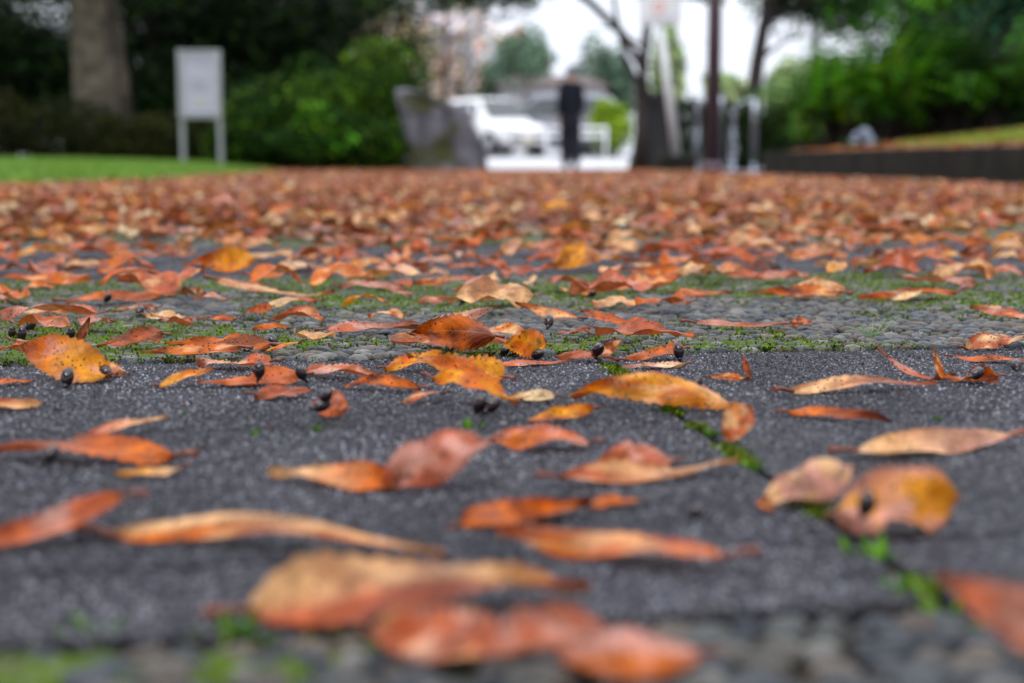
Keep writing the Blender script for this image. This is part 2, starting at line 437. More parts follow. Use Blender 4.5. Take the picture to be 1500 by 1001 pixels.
def mossiness(u, v):
    back = min(1, max(0, (v - 1.08) / .25)) if v < 1.6 else .8
    return noise.noise(Vector((u * 3.1 + 5, v * 3.7 + 1, 0))) + .6 * noise.noise(Vector((u * 14, v * 14, 3))) + .34 * back - .10 * (u > .18) * (v < 1.3) + .10 * (u < .05)
pebs = []
STRIPS = [(-.25, .385), (.938, 1.597), (2.173, 2.827)]
for si, (a, b) in enumerate(STRIPS):
    pu, pv = .0120, .0094
    nv_ = int((b - a) / pv)
    for j in range(nv_):
        v = a + .006 + (j + .5) * (b - a - .012) / nv_
        half = .42 * v + .12 + (.1 if si else .25)
        cshift = -v * .137 * 0 + math.tan(YAW) * v
        i0, i1 = int((cshift - half) / pu), int((cshift + half) / pu)
        for i in range(i0, i1):
            u = (i + .5 * (j % 2)) * pu
            if rnd.random() < .035: continue
            s = rnd.choice((.6, .75, .9, 1.0, 1.1, 1.2, 1.38))
            e = 1 if (.012 < v - a < b - a - .012) else .25
            pebs.append((u + rnd.gauss(0, .0018), v + rnd.gauss(0, .0012) * e, s, rnd.uniform(-.55, .55), rnd.randrange(9), rnd.randrange(9), si))
cx, cy = 0, 0
def pebmat(p):
    u, v, s, rz, di, ci, si = p
    sx, sy, sz = .0067 * s, .0051 * s, .0038 * (.8 + .3 * s)
    return u, v, sx, sy, sz, rz
def in_view(u, v, m=1.0):
    w = uv2w(u, v)
    return w.y > .3 and abs(w.x) < .362 * w.y * m
vis = [p for p in pebs if in_view(p[0], p[1])]
vis.sort(key=lambda p: uv2w(p[0], p[1]).y)
single = set(id(p) for p in vis[:300])
pm = {}
for p in vis[:300]:
    u, v, sx, sy, sz, rz = pebmat(p); key = (p[4], p[5])
    if key not in pm:
        V, F = DOMES[p[4]]; pm[key] = mesh_np('pebble', V, F, np.tile(PC[p[5]], (len(V), 1)), None, True); pm[key].materials.append(M['pebble'])
    o = link('pebble', pm[key], None, path, uv2w(u, v, -.0025 + rnd.uniform(-.0007, .0006))); o.scale = (sx, sy, sz); o.rotation_euler = (0, 0, YAW + rz)
VV, FF, CC = [], [], []; off = 0
for p in pebs:
    if id(p) in single: continue
    u, v, sx, sy, sz, rz = pebmat(p); V, F = DOMES[p[4]]
    X = V * (sx, sy, sz); a = YAW + rz; w = uv2w(u, v, -.0025 + rnd.uniform(-.0007, .0006))
    X = np.stack([X[:, 0] * math.cos(a) - X[:, 1] * math.sin(a) + w.x, X[:, 0] * math.sin(a) + X[:, 1] * math.cos(a) + w.y, X[:, 2] + w.z], 1)
    VV.append(X); FF.append(F + off); off += len(V); CC.append(np.tile(PC[p[5]] * rnd.uniform(.8, 1.2), (len(V), 1)))
o = link('pebbles', mesh_np('pebbles', np.concatenate(VV), np.concatenate(FF), np.concatenate(CC), None, True), M['pebble'], path); o['kind'] = 'stuff'

# moss: a soft cushion sheet between the pebbles and thousands of tiny sprigs
MG = np.array([(.07, .12, .006), (.12, .19, .010), (.035, .06, .005), (.19, .27, .02), (.09, .10, .01)])
def sprigs(pts, size, cols, seed=1, tall=1.0):
    rs = np.random.default_rng(seed); P = np.asarray(pts); n = len(P)
    yaw = rs.uniform(0, 6.283, n); lean = rs.uniform(.15, 1.1, n); s = size * rs.uniform(.5, 1.4, n)
    d = np.stack([np.cos(yaw) * np.sin(lean), np.sin(yaw) * np.sin(lean), np.cos(lean) * tall], 1)
    w = np.stack([-np.sin(yaw), np.cos(yaw), np.zeros(n)], 1)
    V = np.stack([P, P + d * (s * .6)[:, None] + w * (s * .28)[:, None], P + d * s[:, None], P + d * (s * .6)[:, None] - w * (s * .28)[:, None]], 1).reshape(-1, 3)
    F = np.arange(n * 4).reshape(n, 4)
    c = cols[rs.integers(0, len(cols), n)] * rs.uniform(.7, 1.3, n)[:, None]
    return V, F, np.repeat(c, 4, 0)
mp = []
def sheet(a, b, step, th):
    """cushion moss over a strip"""
    half = .45 * b + .2; c0 = math.tan(YAW) * (a + b) / 2
    us = np.arange(c0 - half, c0 + half, step); vs = np.arange(a + .014, b - .010, step)
    Z = np.array([[(-.0052 + .0062 * min(1, max(0, (mossiness(u, v) - th) * 3.0 + .5 * noise.noise(Vector((u * 90, v * 90, 1)))))) for v in vs] for u in us])
    UU, WW = np.meshgrid(us, vs, indexing='ij')
    X = UD.x * UU + VD.x * WW; Y = UD.y * UU + VD.y * WW
    V = np.stack([X, Y, Z], -1).reshape(-1, 3)
    idx = np.arange(V.shape[0]).reshape(len(us), len(vs))
    F = np.stack([idx[:-1, :-1], idx[1:, :-1], idx[1:, 1:], idx[:-1, 1:]], -1).reshape(-1, 4)
    zz = V[:, 2]; t = np.clip((zz + .0052) / .003, 0, 1)[:, None]
    return V, F, np.array((.05, .045, .035)) * (1 - t) + np.array((.085, .14, .014)) * t
for k, (a, b, st) in enumerate([(.05, .385, .003), (.938, 1.597, .0042), (2.173, 2.827, .009)]):
    V, F, c = sheet(a, b, st, (.30, -.02, -.10)[k])
    o = link('moss', mesh_np('moss', V, F, c, None, True), M['moss']); tag(o, 'green moss growing between the pebbles of strip %s' % ('nearest the camera', 'just beyond the nearer slabs', 'furthest back still visible under leaves')[k], kind='stuff')
    half = .4 * b + .1; c0 = math.tan(YAW) * (a + b) / 2; n = (9000, 170000, 30000)[k]
    for _ in range(n):
        u = rnd.uniform(c0 - half, c0 + half); v = rnd.uniform(a, b)
        if mossiness(u, v) > (.34, -.01, -.08)[k] + rnd.gauss(0, .08): mp.append(tuple(uv2w(u, v, rnd.uniform(-.003, .0008))))
# in the slab joints
for v, p in ((.459, .25), (.697, .5), (.936, .5), (1.597, .6), (2.17, .6), (1.67, .3), (1.92, .4)):
    for _ in range(5200):
        u = rnd.uniform(-.9, 1.2)
        if noise.noise(Vector((u * 11, v * 50, 0))) > .34 - p * .3: mp.append(tuple(uv2w(u, v + rnd.gauss(0, .0012), -.004)))
for _ in range(9000):
    v = rnd.uniform(.36, .94)
    if noise.noise(Vector((9, v * 19, 4))) > .05: mp.append(tuple(uv2w(U0 + rnd.gauss(0, .0034), v, -.0015)))
V, F, c = sprigs(mp, .0027, MG)
o = link('moss_sprigs', mesh_np('moss_sprigs', V, F, c), M['moss']); tag(o, 'tiny moss sprigs in the joints and between pebbles', kind='stuff')
# grit: the sharp grains that stand up out of the concrete
gp_ = []
for a, b, n in ((.39, .933, 95000), (1.602, 2.168, 45000)):
    v = RNG.uniform(a, b, n)
    for jv in (.459, .697, 1.67, 1.92): v = v[np.abs(v - jv) > .0042]
    n = len(v); u = math.tan(YAW) * v + RNG.uniform(-.43, .43, n) * v
    k_ = np.abs(u - U0) > .0042; u, v = u[k_], v[k_]; n = len(v)
    gp_.append(np.stack([u * UD.x + v * VD.x, u * UD.y + v * VD.y, np.full(n, -.0002)], 1))
P = np.concatenate(gp_); n = len(P); a0 = RNG.uniform(0, 6.283, n); g = RNG.uniform(.0004, .0011, n)
gk = np.array([.55 + .55 * max(0, min(1, noise.noise(Vector((x * 9, y * 9, 5))) * 1.6 + .5)) for x, y, _ in P])
k3 = [P + np.stack([np.cos(a0 + q) * g, np.sin(a0 + q) * g, 0 * g], 1) for q in (0, 2.1, 4.2)]
top = P + np.stack([RNG.normal(0, .3, n) * g, RNG.normal(0, .3, n) * g, g * RNG.uniform(.7, 1.2, n)], 1)
V = np.stack(k3 + [top], 1).reshape(-1, 3); i4 = np.arange(n)[:, None] * 4
F = np.concatenate([i4 + np.array([q]) for q in ((0, 1, 3), (1, 2, 3), (2, 0, 3))])
GCc = np.array([(.02, .02, .028), (.035, .034, .05), (.05, .048, .067), (.08, .078, .10), (.12, .118, .15), (.22, .22, .25), (.46, .46, .48), (.13, .11, .09), (.03, .03, .04), (.05, .05, .06)])
c = GCc[RNG.integers(0, 10, n)] * np.array((.66, .66, .69)) * gk[:, None]
tag(link('grit', mesh_np('grit', V, F, np.repeat(c, 4, 0)), M['pebble']), 'pale and dark grit standing out of the concrete slabs', kind='stuff')
# crumbs of bark and earth on the slabs
dp = [tuple(uv2w(rnd.uniform(-.6, .9), rnd.uniform(.4, .93), .0004)) for _ in range(420)] + [tuple(uv2w(rnd.uniform(-1, 1.5), rnd.uniform(1.6, 2.17), .0004)) for _ in range(300)]
V, F, c = sprigs(dp, .0042, np.array([(.02, .012, .01), (.04, .015, .008), (.09, .03, .01)]), 3, .35)
tag(link('debris', mesh_np('debris', V, F, c), M['moss']), 'dark crumbs of leaf and bark on the slabs', kind='stuff')

# ------------------------------------------------------------------ leaves seen one by one
# ax, ay = stalk end; bx, by = tip (places of the photo), width ratio, tilt towards us in degrees, label, colours, shape
H = [
 (362,900,862,866,.30,34,'long pale tan leaf, largest of the pile nearest the camera','S','T','v',dict(bend=.3,cup=.2,ruffle=.06)),
 (540,925,770,950,.50,36,'salmon leaf hanging under the long pale tan leaf nearest the camera','P','S','n',dict(bend=.3)),
 (890,938,690,962,.56,38,'rounded pink leaf in the middle of the nearest pile','S','P','n',dict(bend=.4,cup=.4)),
 (1030,960,820,972,.50,38,'pink and orange leaf ending the nearest pile beside the pebbles','P','O','v',dict(bend=.6,cup=-.3)),
 (1640,1010,1366,850,.42,38,'dusty pink rounded leaf cut by the picture edge above mossy joint','P','S','n',dict(bend=.2)),
 (165,785,655,815,.13,28,'long narrow tan leaf with orange lower edge and reddish stalk','O','T','v',dict(bend=-.1,cup=.2,serr=.05)),
 (182,728,-90,812,.24,30,'narrow salmon leaf rising to a point beside the long tan leaf','S','P','n',dict(bend=-.3)),
 (675,775,862,742,.42,32,'rust orange folded leaf just behind the flat salmon leaf','O','R','n',dict(bend=.7,fold=.35)),
 (1066,815,728,784,.25,22,'flat salmon leaf with dark red tip on bare slab','S','O','n',dict(bend=.1,cup=.1)),
 (850,738,938,735,.40,16,'small rust orange scrap of leaf behind the folded rust leaf','O','R','n',dict(bend=.3,stalk=0)),
 (1232,758,1407,728,.74,38,'broad yellow leaf with one dark seed on it, by mossy joint','Y','P','n',dict(bend=.35,cup=.15,fold=.05)),
 (1242,692,1112,738,.58,26,'pale pink leaf curled over its own dark shadow beside yellow leaf','P','T','n',dict(bend=.9,cup=-.4)),
 (1108,742,1134,736,.8,50,'tiny rust tip of leaf poking out under the pale pink leaf','R','O','n',dict(stalk=0)),
 (580,700,394,684,.36,34,'tan and orange twisted leaf touching a wide salmon leaf','O','T','u',dict(bend=-.7,twist=.8)),
 (716,645,560,712,.62,38,'wide salmon leaf with pinkish sheen touching the tan twisted leaf','S','P','n',dict(bend=.4,cup=.2)),
 (820,700,1082,678,.19,26,'long pale pinkish tan leaf with dark shadow under its edge','S','T','u',dict(bend=-.3,cup=.4)),
 (985,676,872,684,.55,30,'salmon leaf propped up behind the long pale pinkish leaf','S','P','n',dict(bend=.3)),
 (866,648,718,648,.46,28,'rounded salmon orange leaf below the yellow curled scrap','S','O','n',dict(bend=.3)),
 (868,600,772,618,.36,30,'golden curled leaf resting against the rounded salmon orange leaf','Y','O','n',dict(bend=.3,twist=.4)),
 (1068,598,842,586,.24,40,'golden orange leaf arched like a bridge over the slab','O','Y','n',dict(bend=1.5,cup=-.2,fold=.1,lift=.001)),
 (1096,600,1064,648,.95,34,'crumpled pale tan leaf with upright stalk beside mossy joint','T','S','n',dict(bend=.8,cup=.6,ruffle=.12)),
 (1156,606,1306,618,.22,36,'deep orange arched leaf over the moss in the cross joint','O','R','u',dict(bend=1.3,cup=-.3,serr=.05)),
 (1250,664,1502,628,.25,26,'long pinkish tan leaf above the broad yellow leaf','T','P','u',dict(bend=-.3,cup=.3,serr=.05)),
 (1156,573,1372,563,.14,26,'thin straight pale tan leaf lying above the deep orange arch','T','S','u',dict(bend=-.15,cup=.3)),
 (1368,556,1284,508,.14,30,'slender pink leaf curling up to a point near pebble edge','P','S','n',dict(bend=-1.2,lift=.0)),
 (1462,552,1372,548,.34,40,'crumpled orange brown leaf with shrivelled edges on slab','R','O','n',dict(bend=-.9,cup=.9,ruffle=.2)),
 (1382,556,1366,506,.22,60,'upright orange leaf spike standing on the crumpled brown leaf','O','B','u',dict(bend=-.6,lift=.004)),
 (1510,528,1382,522,.20,14,'flat salmon leaf behind the crumpled orange brown leaf','S','B','n',dict(bend=.1)),
 (1414,504,1512,488,.30,28,'speckled tan saw-toothed leaf on the pebble edge','T','S','n',dict(bend=.2,serr=.22)),
 (1040,553,1098,552,.30,30,'small brown leaf flat beside its upright curled twin','B','O','n',dict(bend=-.5)),
 (1098,556,1088,522,.34,58,'little brown leaf curling upright on open slab','B','S','u',dict(bend=-.6)),
 (158,550,28,504,.50,50,'big yellow speckled leaf propped up facing the camera','Y','O','u',dict(bend=.15,cup=.1,serr=.18)),
 (182,549,108,543,.36,18,'cream and brown leaf peeping out behind the big yellow leaf','T','S','n',dict(bend=.3)),
 (232,566,312,540,.26,30,'narrow golden leaf leading off a heap of salmon leaves','Y','O','u',dict(bend=.5)),
 (442,552,288,560,.34,24,'long salmon leaf under a standing dark seed','S','O','e',dict(bend=.3)),
 (372,578,462,572,.42,20,'blunt salmon leaf in front of the long salmon leaf','S','B','n',dict(bend=.2)),
 (450,548,568,556,.30,26,'salmon leaf overlapping an orange edged leaf','S','P','n',dict(bend=.3)),
 (616,570,502,566,.26,30,'orange edged leaf with a dark blotch below the big orange pair','O','R','n',dict(bend=.4)),
 (508,602,458,592,.85,44,'small upright salmon leaf holding two dark seeds','S','O','n',dict(bend=.3)),
 (562,540,648,518,.34,30,'orange leaf whose red stalk points at the salmon heap','O','Y','n',dict(bend=.4,serr=.34)),
 (738,556,596,520,.38,30,'large deep orange serrated leaf with dark specks','O','Y','n',dict(bend=.35,serr=.34)),
 (632,552,762,590,.28,30,'bright orange leaf folded down over two dark seeds','O','Y','n',dict(bend=.9,ruffle=.12)),
 (812,582,732,586,.30,26,'cream leaf end joined beside the bright orange folded leaf','T','C','n',dict(bend=.3)),
 (652,576,586,592,.34,12,'small flat reddish leaf alone on the slab below orange pair','B','S','n',dict(bend=.1)),
 (256,668,-22,660,.26,30,'large salmon orange leaf cut by the picture edge, seed on it','O','S','u',dict(bend=.6,cup=-.2)),
 (124,640,246,610,.24,26,'tan leaf sticking out behind the large salmon orange leaf','S','T','u',dict(bend=.2)),
 (268,684,168,692,.28,26,'small tan and golden leaf beneath the large salmon orange leaf','T','Y','u',dict(bend=-.4,ruffle=.1)),
 (-30,592,62,590,.38,28,'pale cream leaf with rust edge at the picture border','T','S','e',dict(bend=-.3)),
 (44,560,-20,566,.30,12,'small orange leaf tip at the border near yellow leaf','O','S','n',dict(bend=.2)),
 (724,496,602,492,.40,58,'brown orange serrated leaf standing like a dome on pebble edge','R','O','n',dict(bend=1.0,cup=-.3,serr=.34)),
 (746,503,572,498,.24,10,'salmon leaf lying flat under the dome shaped leaf','S','P','n',dict(bend=.05)),
 (478,486,612,482,.32,20,'pale salmon serrated leaf on the pebble edge','P','S','n',dict(bend=.1,serr=.34)),
 (618,478,728,446,.26,28,'cream leaf curling its tip upward behind the dome shaped leaf','C','P','u',dict(bend=-.5)),
 (800,508,736,506,.72,62,'orange spotted leaf upright with dark seeds gathered at its foot','O','Y','n',dict(bend=.3,serr=.34)),
 (770,490,700,488,.36,30,'light orange serrated leaf between dome leaf and spotted leaf','O','T','n',dict(bend=.2,serr=.34)),
 (724,535,838,529,.18,16,'thin pink brown serrated leaf on the slab below the seeds','S','P','n',dict(bend=.05,serr=.25)),
 (906,528,812,522,.28,14,'flat brown pink leaf beneath an upright reddish leaf','S','B','n',dict(bend=.1)),
 (872,522,912,496,.42,54,'upright reddish leaf with one dark seed leaning on it','B','S','n',dict(bend=-.4)),
 (1000,512,912,526,.34,22,'salmon leaf with orange edge and seed at its end','S','O','e',dict(bend=.3,serr=.34)),
 (1002,534,912,536,.30,16,'half cream half pink leaf lying on the slab by the joint','C','P','u',dict(bend=.05)),
 (238,492,142,510,.42,30,'brown leaf with pale straight midrib on the mossy pebbles','S','B','n',dict(bend=.2,serr=.34)),
 (352,512,206,518,.20,20,'long saw-toothed salmon leaf along the pebble edge','S','O','n',dict(bend=.1,serr=.3)),
 (396,508,242,502,.22,24,'long orange leaf lying behind the saw-toothed salmon leaf','O','B','n',dict(bend=.15)),
 (112,505,132,464,.34,58,'shrivelled brown leaf standing on end among the mossy pebbles','B','R','n',dict(bend=-.3,ruffle=.12)),
 (398,530,286,526,.34,16,'dusky pink leaf behind the long salmon leaf with seed','P','S','n',dict(bend=.1)),
 (420,482,370,484,.32,34,'small bright orange leaf with dark upright stalk above seeds','O','O','n',dict(bend=.6)),
 (440,500,388,515,.22,24,'thin yellow strip of leaf on the pebble edge','Y','O','n',dict(bend=.1)),
 (592,464,538,462,.42,24,'small cream leaf with curled brown ends on pebbles','T','S','n',dict(bend=.4)),
 (742,422,610,416,.20,24,'vivid orange leaf lying along the back of the pebble strip','O','S','n',dict(bend=.3)),
 (848,468,754,444,.22,24,'cream narrow leaf with one end raised on mossy pebbles','T','O','e',dict(bend=-.5)),
 (926,480,850,458,.28,34,'salmon leaf pointing down over the pebbles','S','O','n',dict(bend=.3)),
 (884,424,820,420,.28,24,'tan leaf with a turned up edge by green moss','T','O','n',dict(bend=-.5)),
 (1016,473,1176,476,.12,18,'long thin pink leaf lying across bare pebbles','P','S','n',dict(bend=.05)),
 (1190,468,1156,472,.46,40,'small curled rust leaf at the end of the thin pink leaf','R','O','n',dict(bend=-.8,ruffle=.15)),
 (988,430,1072,430,.22,22,'bright orange leaf flat on moss near two small tan ones','O','S','n',dict(bend=.2)),
 (1232,432,1096,428,.22,26,'orange and rust leaf with a dark seed, back of pebbles','O','R','n',dict(bend=.4)),
 (1306,442,1352,426,.34,26,'cream pointed leaf standing out against salmon leaf behind it','C','T','n',dict(bend=-.2)),
 (1402,426,1258,434,.22,22,'long salmon leaf behind the cream pointed leaf','S','O','n',dict(bend=.2)),
 (1520,470,1420,452,.24,26,'salmon leaf sliding off the border over the pebbles','S','P','n',dict(bend=-.2)),
 (1164,372,1236,356,.36,36,'large pale tan leaf with upturned end on far slabs','T','P','n',dict(bend=-.5)),
 (1452,378,1404,372,.60,52,'dark red leaf standing upright on the far slabs','R','B','n',dict(bend=.3)),
 (1500,402,1440,396,.4,24,'dull pink leaf beside the dark red upright leaf','P','S','n',dict(bend=.2)),
 (0,404,132,402,.26,18,'long flat salmon leaf on the far slabs with tiny dark hole','S','O','n',dict(bend=.1)),
 (372,382,268,386,.46,42,'bright yellow orange leaf raised above the far slabs','Y','O','u',dict(bend=.3)),
 (824,392,922,384,.26,30,'vivid orange leaf, start of an orange pair on far slabs','O','Y','n',dict(bend=.4)),
 (1002,402,910,396,.26,30,'vivid orange leaf, larger end of the orange pair on far slabs','O','S','n',dict(bend=.4)),
 (316,410,492,428,.14,20,'long thin curling salmon strip of leaf over moss','S','T','n',dict(bend=-.5,tip=.3)),
 (32,458,104,454,.30,26,'tan and orange little leaf among moss near three seeds','T','O','u',dict(bend=.3)),
 (96,442,236,432,.24,22,'salmon leaf with rust edge and small seeds on top','O','S','n',dict(bend=.2)),
 (212,462,274,464,.30,26,'cream leaf with raised tip among brown leaves on moss','T','C','n',dict(bend=-.4)),
 (344,468,268,466,.26,20,'reddish brown leaf between cream leaf and curled salmon leaf','S','R','n',dict(bend=.2)),
 (398,450,356,460,.46,36,'round curled salmon leaf on mossy pebbles','S','O','n',dict(bend=.7)),
 (462,442,386,452,.30,18,'pale salmon and cream leaf behind the round curled leaf','S','C','u',dict(bend=.1)),
 (496,420,604,428,.28,18,'pinkish brown leaf at the back of the pebbles','P','B','n',dict(bend=.15)),
 (660,440,612,444,.42,22,'salmon leaf carrying one dark round seed','S','B','n',dict(bend=.2)),
 (1010,500,1014,468,.001,0,'','S','S','n',{}),
]
LEAF_POS = []
for row in H:
    ax, ay, bx, by, wr, roll, label, c1, c2, mode, kw = row
    if not label: continue
    kw = dict(kw); seed = len(LEAF_POS) + 1
    o, A, B = make_leaf(ax, ay, bx, by, wr, roll, label, c1, c2, mode, seed=seed, **kw)
    LEAF_POS.append(((A + B) / 2, (B - A).length))

# random leaves still told apart: every leaf nearer than 2.75 m
def rcol():
    r = rnd.random()
    for k, t in (('S', .36), ('O', .52), ('T', .69), ('B', .82), ('P', .90), ('Y', .94), ('R', 1.01)):
        if r < t: return k
bands = [(.40, .93, 0, 'near slabs'), (.95, 1.59, 54, 'mossy pebble strip'), (1.60, 2.17, 150, 'second slab band'), (2.18, 2.26, 22, 'strip beyond second slabs')]
randoms = []
for bi, (a, b, n, where) in enumerate(bands):
    made = 0; tries = 0
    while made < n and tries < 4000:
        tries += 1
        v = rnd.uniform(a, b); u = math.tan(YAW) * v + rnd.uniform(-.40, .40) * v * 1.0
        p = uv2w(u, v)
        if abs(p.x) > .37 * p.y: continue
        if bi < 3 and any((q - p).length < (l * .42 + .02) for q, l in LEAF_POS): continue
        if bi == 1 and v > 1.2 and rnd.random() < .15: continue
        if bi == 1 and p.x > .12 * p.y and v < 1.3 and rnd.random() < .7: continue
        L = rnd.choice((.032, .045, .055, .066, .080)) * rnd.uniform(.85, 1.12)
        LEAF_POS.append((p, L)); randoms.append((bi, p, L)); made += 1
tilt_words = ((-9, 8, 'flat'), (8, 22, 'tilted'), (22, 99, 'propped-up'))
recs = []
for bi, p, L in randoms:
    recs.append(dict(b=bi, p=p, L=L, c=rcol(), roll=abs(rnd.gauss(6, 13)), bend=rnd.gauss(.3, .65), hd=rnd.uniform(0, 6.283)))
for r in recs:
    a = rnd.gauss(0, .7) + (math.pi if rnd.random() < .5 else 0); r['hd'] = a
    sh = 'flat' if r['roll'] < 8 and abs(r['bend']) < .4 else ('curled' if abs(r['bend']) > .55 else 'tilted')
    r['sh'] = sh
from collections import defaultdict
gr = defaultdict(list)
for r in recs: gr[(r['b'], r['c'], r['sh'])].append(r)
ORD = 'first second third fourth fifth sixth seventh eighth ninth tenth eleventh twelfth thirteenth fourteenth fifteenth sixteenth seventeenth eighteenth nineteenth twentieth twenty-first twenty-second twenty-third twenty-fourth twenty-fifth twenty-sixth twenty-seventh twenty-eighth'.split()
for (bi, c, sh), rs in gr.items():
    rs.sort(key=lambda r: r['p'].x / r['p'].y)
    where = bands[bi][3]
    for i, r in enumerate(rs):
        if len(rs) == 1: r['label'] = f'the only {sh} {CNAME[c]} leaf on the {where}'
        else: r['label'] = f'{sh} {CNAME[c]} leaf on the {where}, {ORD[i]} such from the left'
def world_leaf(r, i):
    L = r['L']; wr = rnd.uniform(.32, .52)
    V, F, UV = leaf_geo(L, L * wr, 26, 6, r['bend'], rnd.gauss(0, .25), rnd.uniform(-.3, .5), rnd.uniform(0, .3), rnd.gauss(0, .4), rnd.uniform(.03, .12), 13, .26, 900 + i)
    V = V - V.mean(0)
    a = R(r['roll']) * (1 if math.cos(r['hd']) >= 0 else -1)
    V = np.stack([V[:, 0], V[:, 1] * math.cos(a) - V[:, 2] * math.sin(a), V[:, 1] * math.sin(a) + V[:, 2] * math.cos(a)], 1)
    V[:, 2] += -V[:, 2].min()
    c2 = rnd.choice(('S', 'O', 'B', 'P', 'T', r['c'], r['c']))
    me = mesh_np('fallen_leaf', V, F, leaf_color(UV, r['c'], c2, rnd.choice('nnue'), 50 + i, .7), UV, True)
    o = link('fallen_leaf', me, M['leaf'], None, (r['p'].x, r['p'].y, surf_z(Vv(r['p'])) + (rnd.random() ** 3) * .006)); o.rotation_euler = (0, 0, r['hd'])
    tag(o, r['label'], 'leaf', 'fallen leaves scattered over the paving')
    if r['b'] < 2:
        b = V.reshape(27, 7, 3)[0, 3]
        MB().tube([b, (b[0] - L * .06, b[1] + rnd.gauss(0, .002), b[2] + .001), (b[0] - L * .13, b[1] + rnd.gauss(0, .003), b[2] + .003)], [.0005, .0006, .0009], 5).build('stalk', M['stalk'], o)
for i, r in enumerate(recs): world_leaf(r, i)

# the carpet beyond: nobody could count it
def leaf_mass(name, P, hd, Ls, Z, ncol, nu, nv, seed, flat=1.0):
    rs = np.random.default_rng(seed); tmpl = []
    for k in range(24):
        V, F, UV = leaf_geo(1, rs.uniform(.36, .58), nu, nv, rs.normal(.3, .62) * flat, rs.normal(0, .3), rs.uniform(-.3, .5), rs.uniform(0, .35), rs.normal(0, .5), rs.uniform(.03, .12), 13, 0, 70 + k)
        V = V - V.mean(0); a = abs(rs.normal(0, .25)) * flat * rs.choice([-1, 1])
        V = np.stack([V[:, 0], V[:, 1] * math.cos(a) - V[:, 2] * math.sin(a), V[:, 1] * math.sin(a) + V[:, 2] * math.cos(a)], 1)
        V[:, 2] -= V[:, 2].min(); tmpl.append((V, F, UV))
    keys = np.array([C[k] for k in 'SSSSSSOOOTTTTBBBPPPYYRRCC']); VV, FF, CC, UU = [], [], [], []; off = 0
    which = rs.integers(0, 24, len(P))
    for k in range(24):
        m = which == k; n = m.sum()
        if not n: continue
        V, F, UV = tmpl[k]; c, s = np.cos(hd[m])[:, None], np.sin(hd[m])[:, None]; L = Ls[m][:, None]
        X = np.stack([(V[:, 0] * c - V[:, 1] * s) * L + P[m, 0:1], (V[:, 0] * s + V[:, 1] * c) * L + P[m, 1:2], V[:, 2] * L + Z[m][:, None]], -1)
        VV.append(X.reshape(-1, 3)); FF.append((F[None] + (np.arange(n) * len(V))[:, None, None] + off).reshape(-1, 4)); off += n * len(V)
        c1 = keys[rs.integers(0, len(keys), n)] * rs.uniform(.42, 1.15, (n, 1)); c2 = keys[rs.integers(0, len(keys), n)]
        t = np.clip(UV[:, 0][None, :, None] * rs.uniform(-.3, .6, (n, 1, 1)), 0, 1)
        CC.append((c1[:, None] * (1 - t) + c2[:, None] * t).reshape(-1, 3)); UU.append(np.tile(UV, (n, 1)))
    return link(name, mesh_np(name, np.concatenate(VV), np.concatenate(FF), np.concatenate(CC), np.concatenate(UU), True), M['leaf'])
EDGE_L = [at(-300, 282), at(0, 276), at(200, 268), at(330, 258), at(420, 250)]
def left_edge(y):
    pts = [(p.y, p.x) for p in EDGE_L]
    if y <= pts[0][0]: return pts[0][1] - .1
    for (y0, x0), (y1, x1) in zip(pts, pts[1:]):
        if y <= y1: return x0 + (x1 - x0) * (y - y0) / (y1 - y0)
    return pts[-1][1]
K0, K1 = at(1500, 276), at(1116, 258)
def right_edge(y): return K0.x + (K1.x - K0.x) * (y - K0.y) / (K1.y - K0.y)
def carpet(y0, y1, dens, seed, only_out=False):
    rs = np.random.default_rng(seed); w = 9.0; n = int((y1 - y0) * w * dens)
    x = rs.uniform(-4.5, 4.5, n); y = rs.uniform(y0, y1, n)
    keep = np.array([(left_edge(b) - .15 < a < right_edge(b) - .02) for a, b in zip(x, y)])
    v = x * VD.x + y * VD.y
    if only_out: keep &= (np.abs(x) > .40 * np.abs(y) + .04) & (np.abs(x) < 2.2)
    else: keep &= v > 2.26
    return np.stack([x, y], 1)[keep]
mid = np.concatenate([carpet(2.15, 2.9, 480, 5), carpet(2.9, 3.9, 620, 15), carpet(3.9, 5.0, 740, 25)]); far_ = np.concatenate([carpet(5.0, 9.5, 560, 6), carpet(9.5, 19.5, 330, 8)])
out = carpet(-.6, 2.7, 90, 9, True)
for P, nm, nu, nv, sd in ((np.concatenate([mid, out]), 'fallen_leaves', 12, 4, 1), (far_, 'fallen_leaves', 6, 2, 2)):
    rs = np.random.default_rng(sd + 40); n = len(P)
    o = leaf_mass(nm, P, rs.uniform(0, 6.283, n), rs.uniform(.038 if sd == 1 else .046, .084 if sd == 1 else .1, n), .003 + rs.random(n) ** 2 * (.012 if sd == 1 else .007), 0, nu, nv, sd, 1.0 if sd == 1 else .42)
    tag(o, 'thick carpet of fallen leaves over the middle of the path' if sd == 1 else 'distant carpet of fallen leaves reaching the road', kind='stuff')

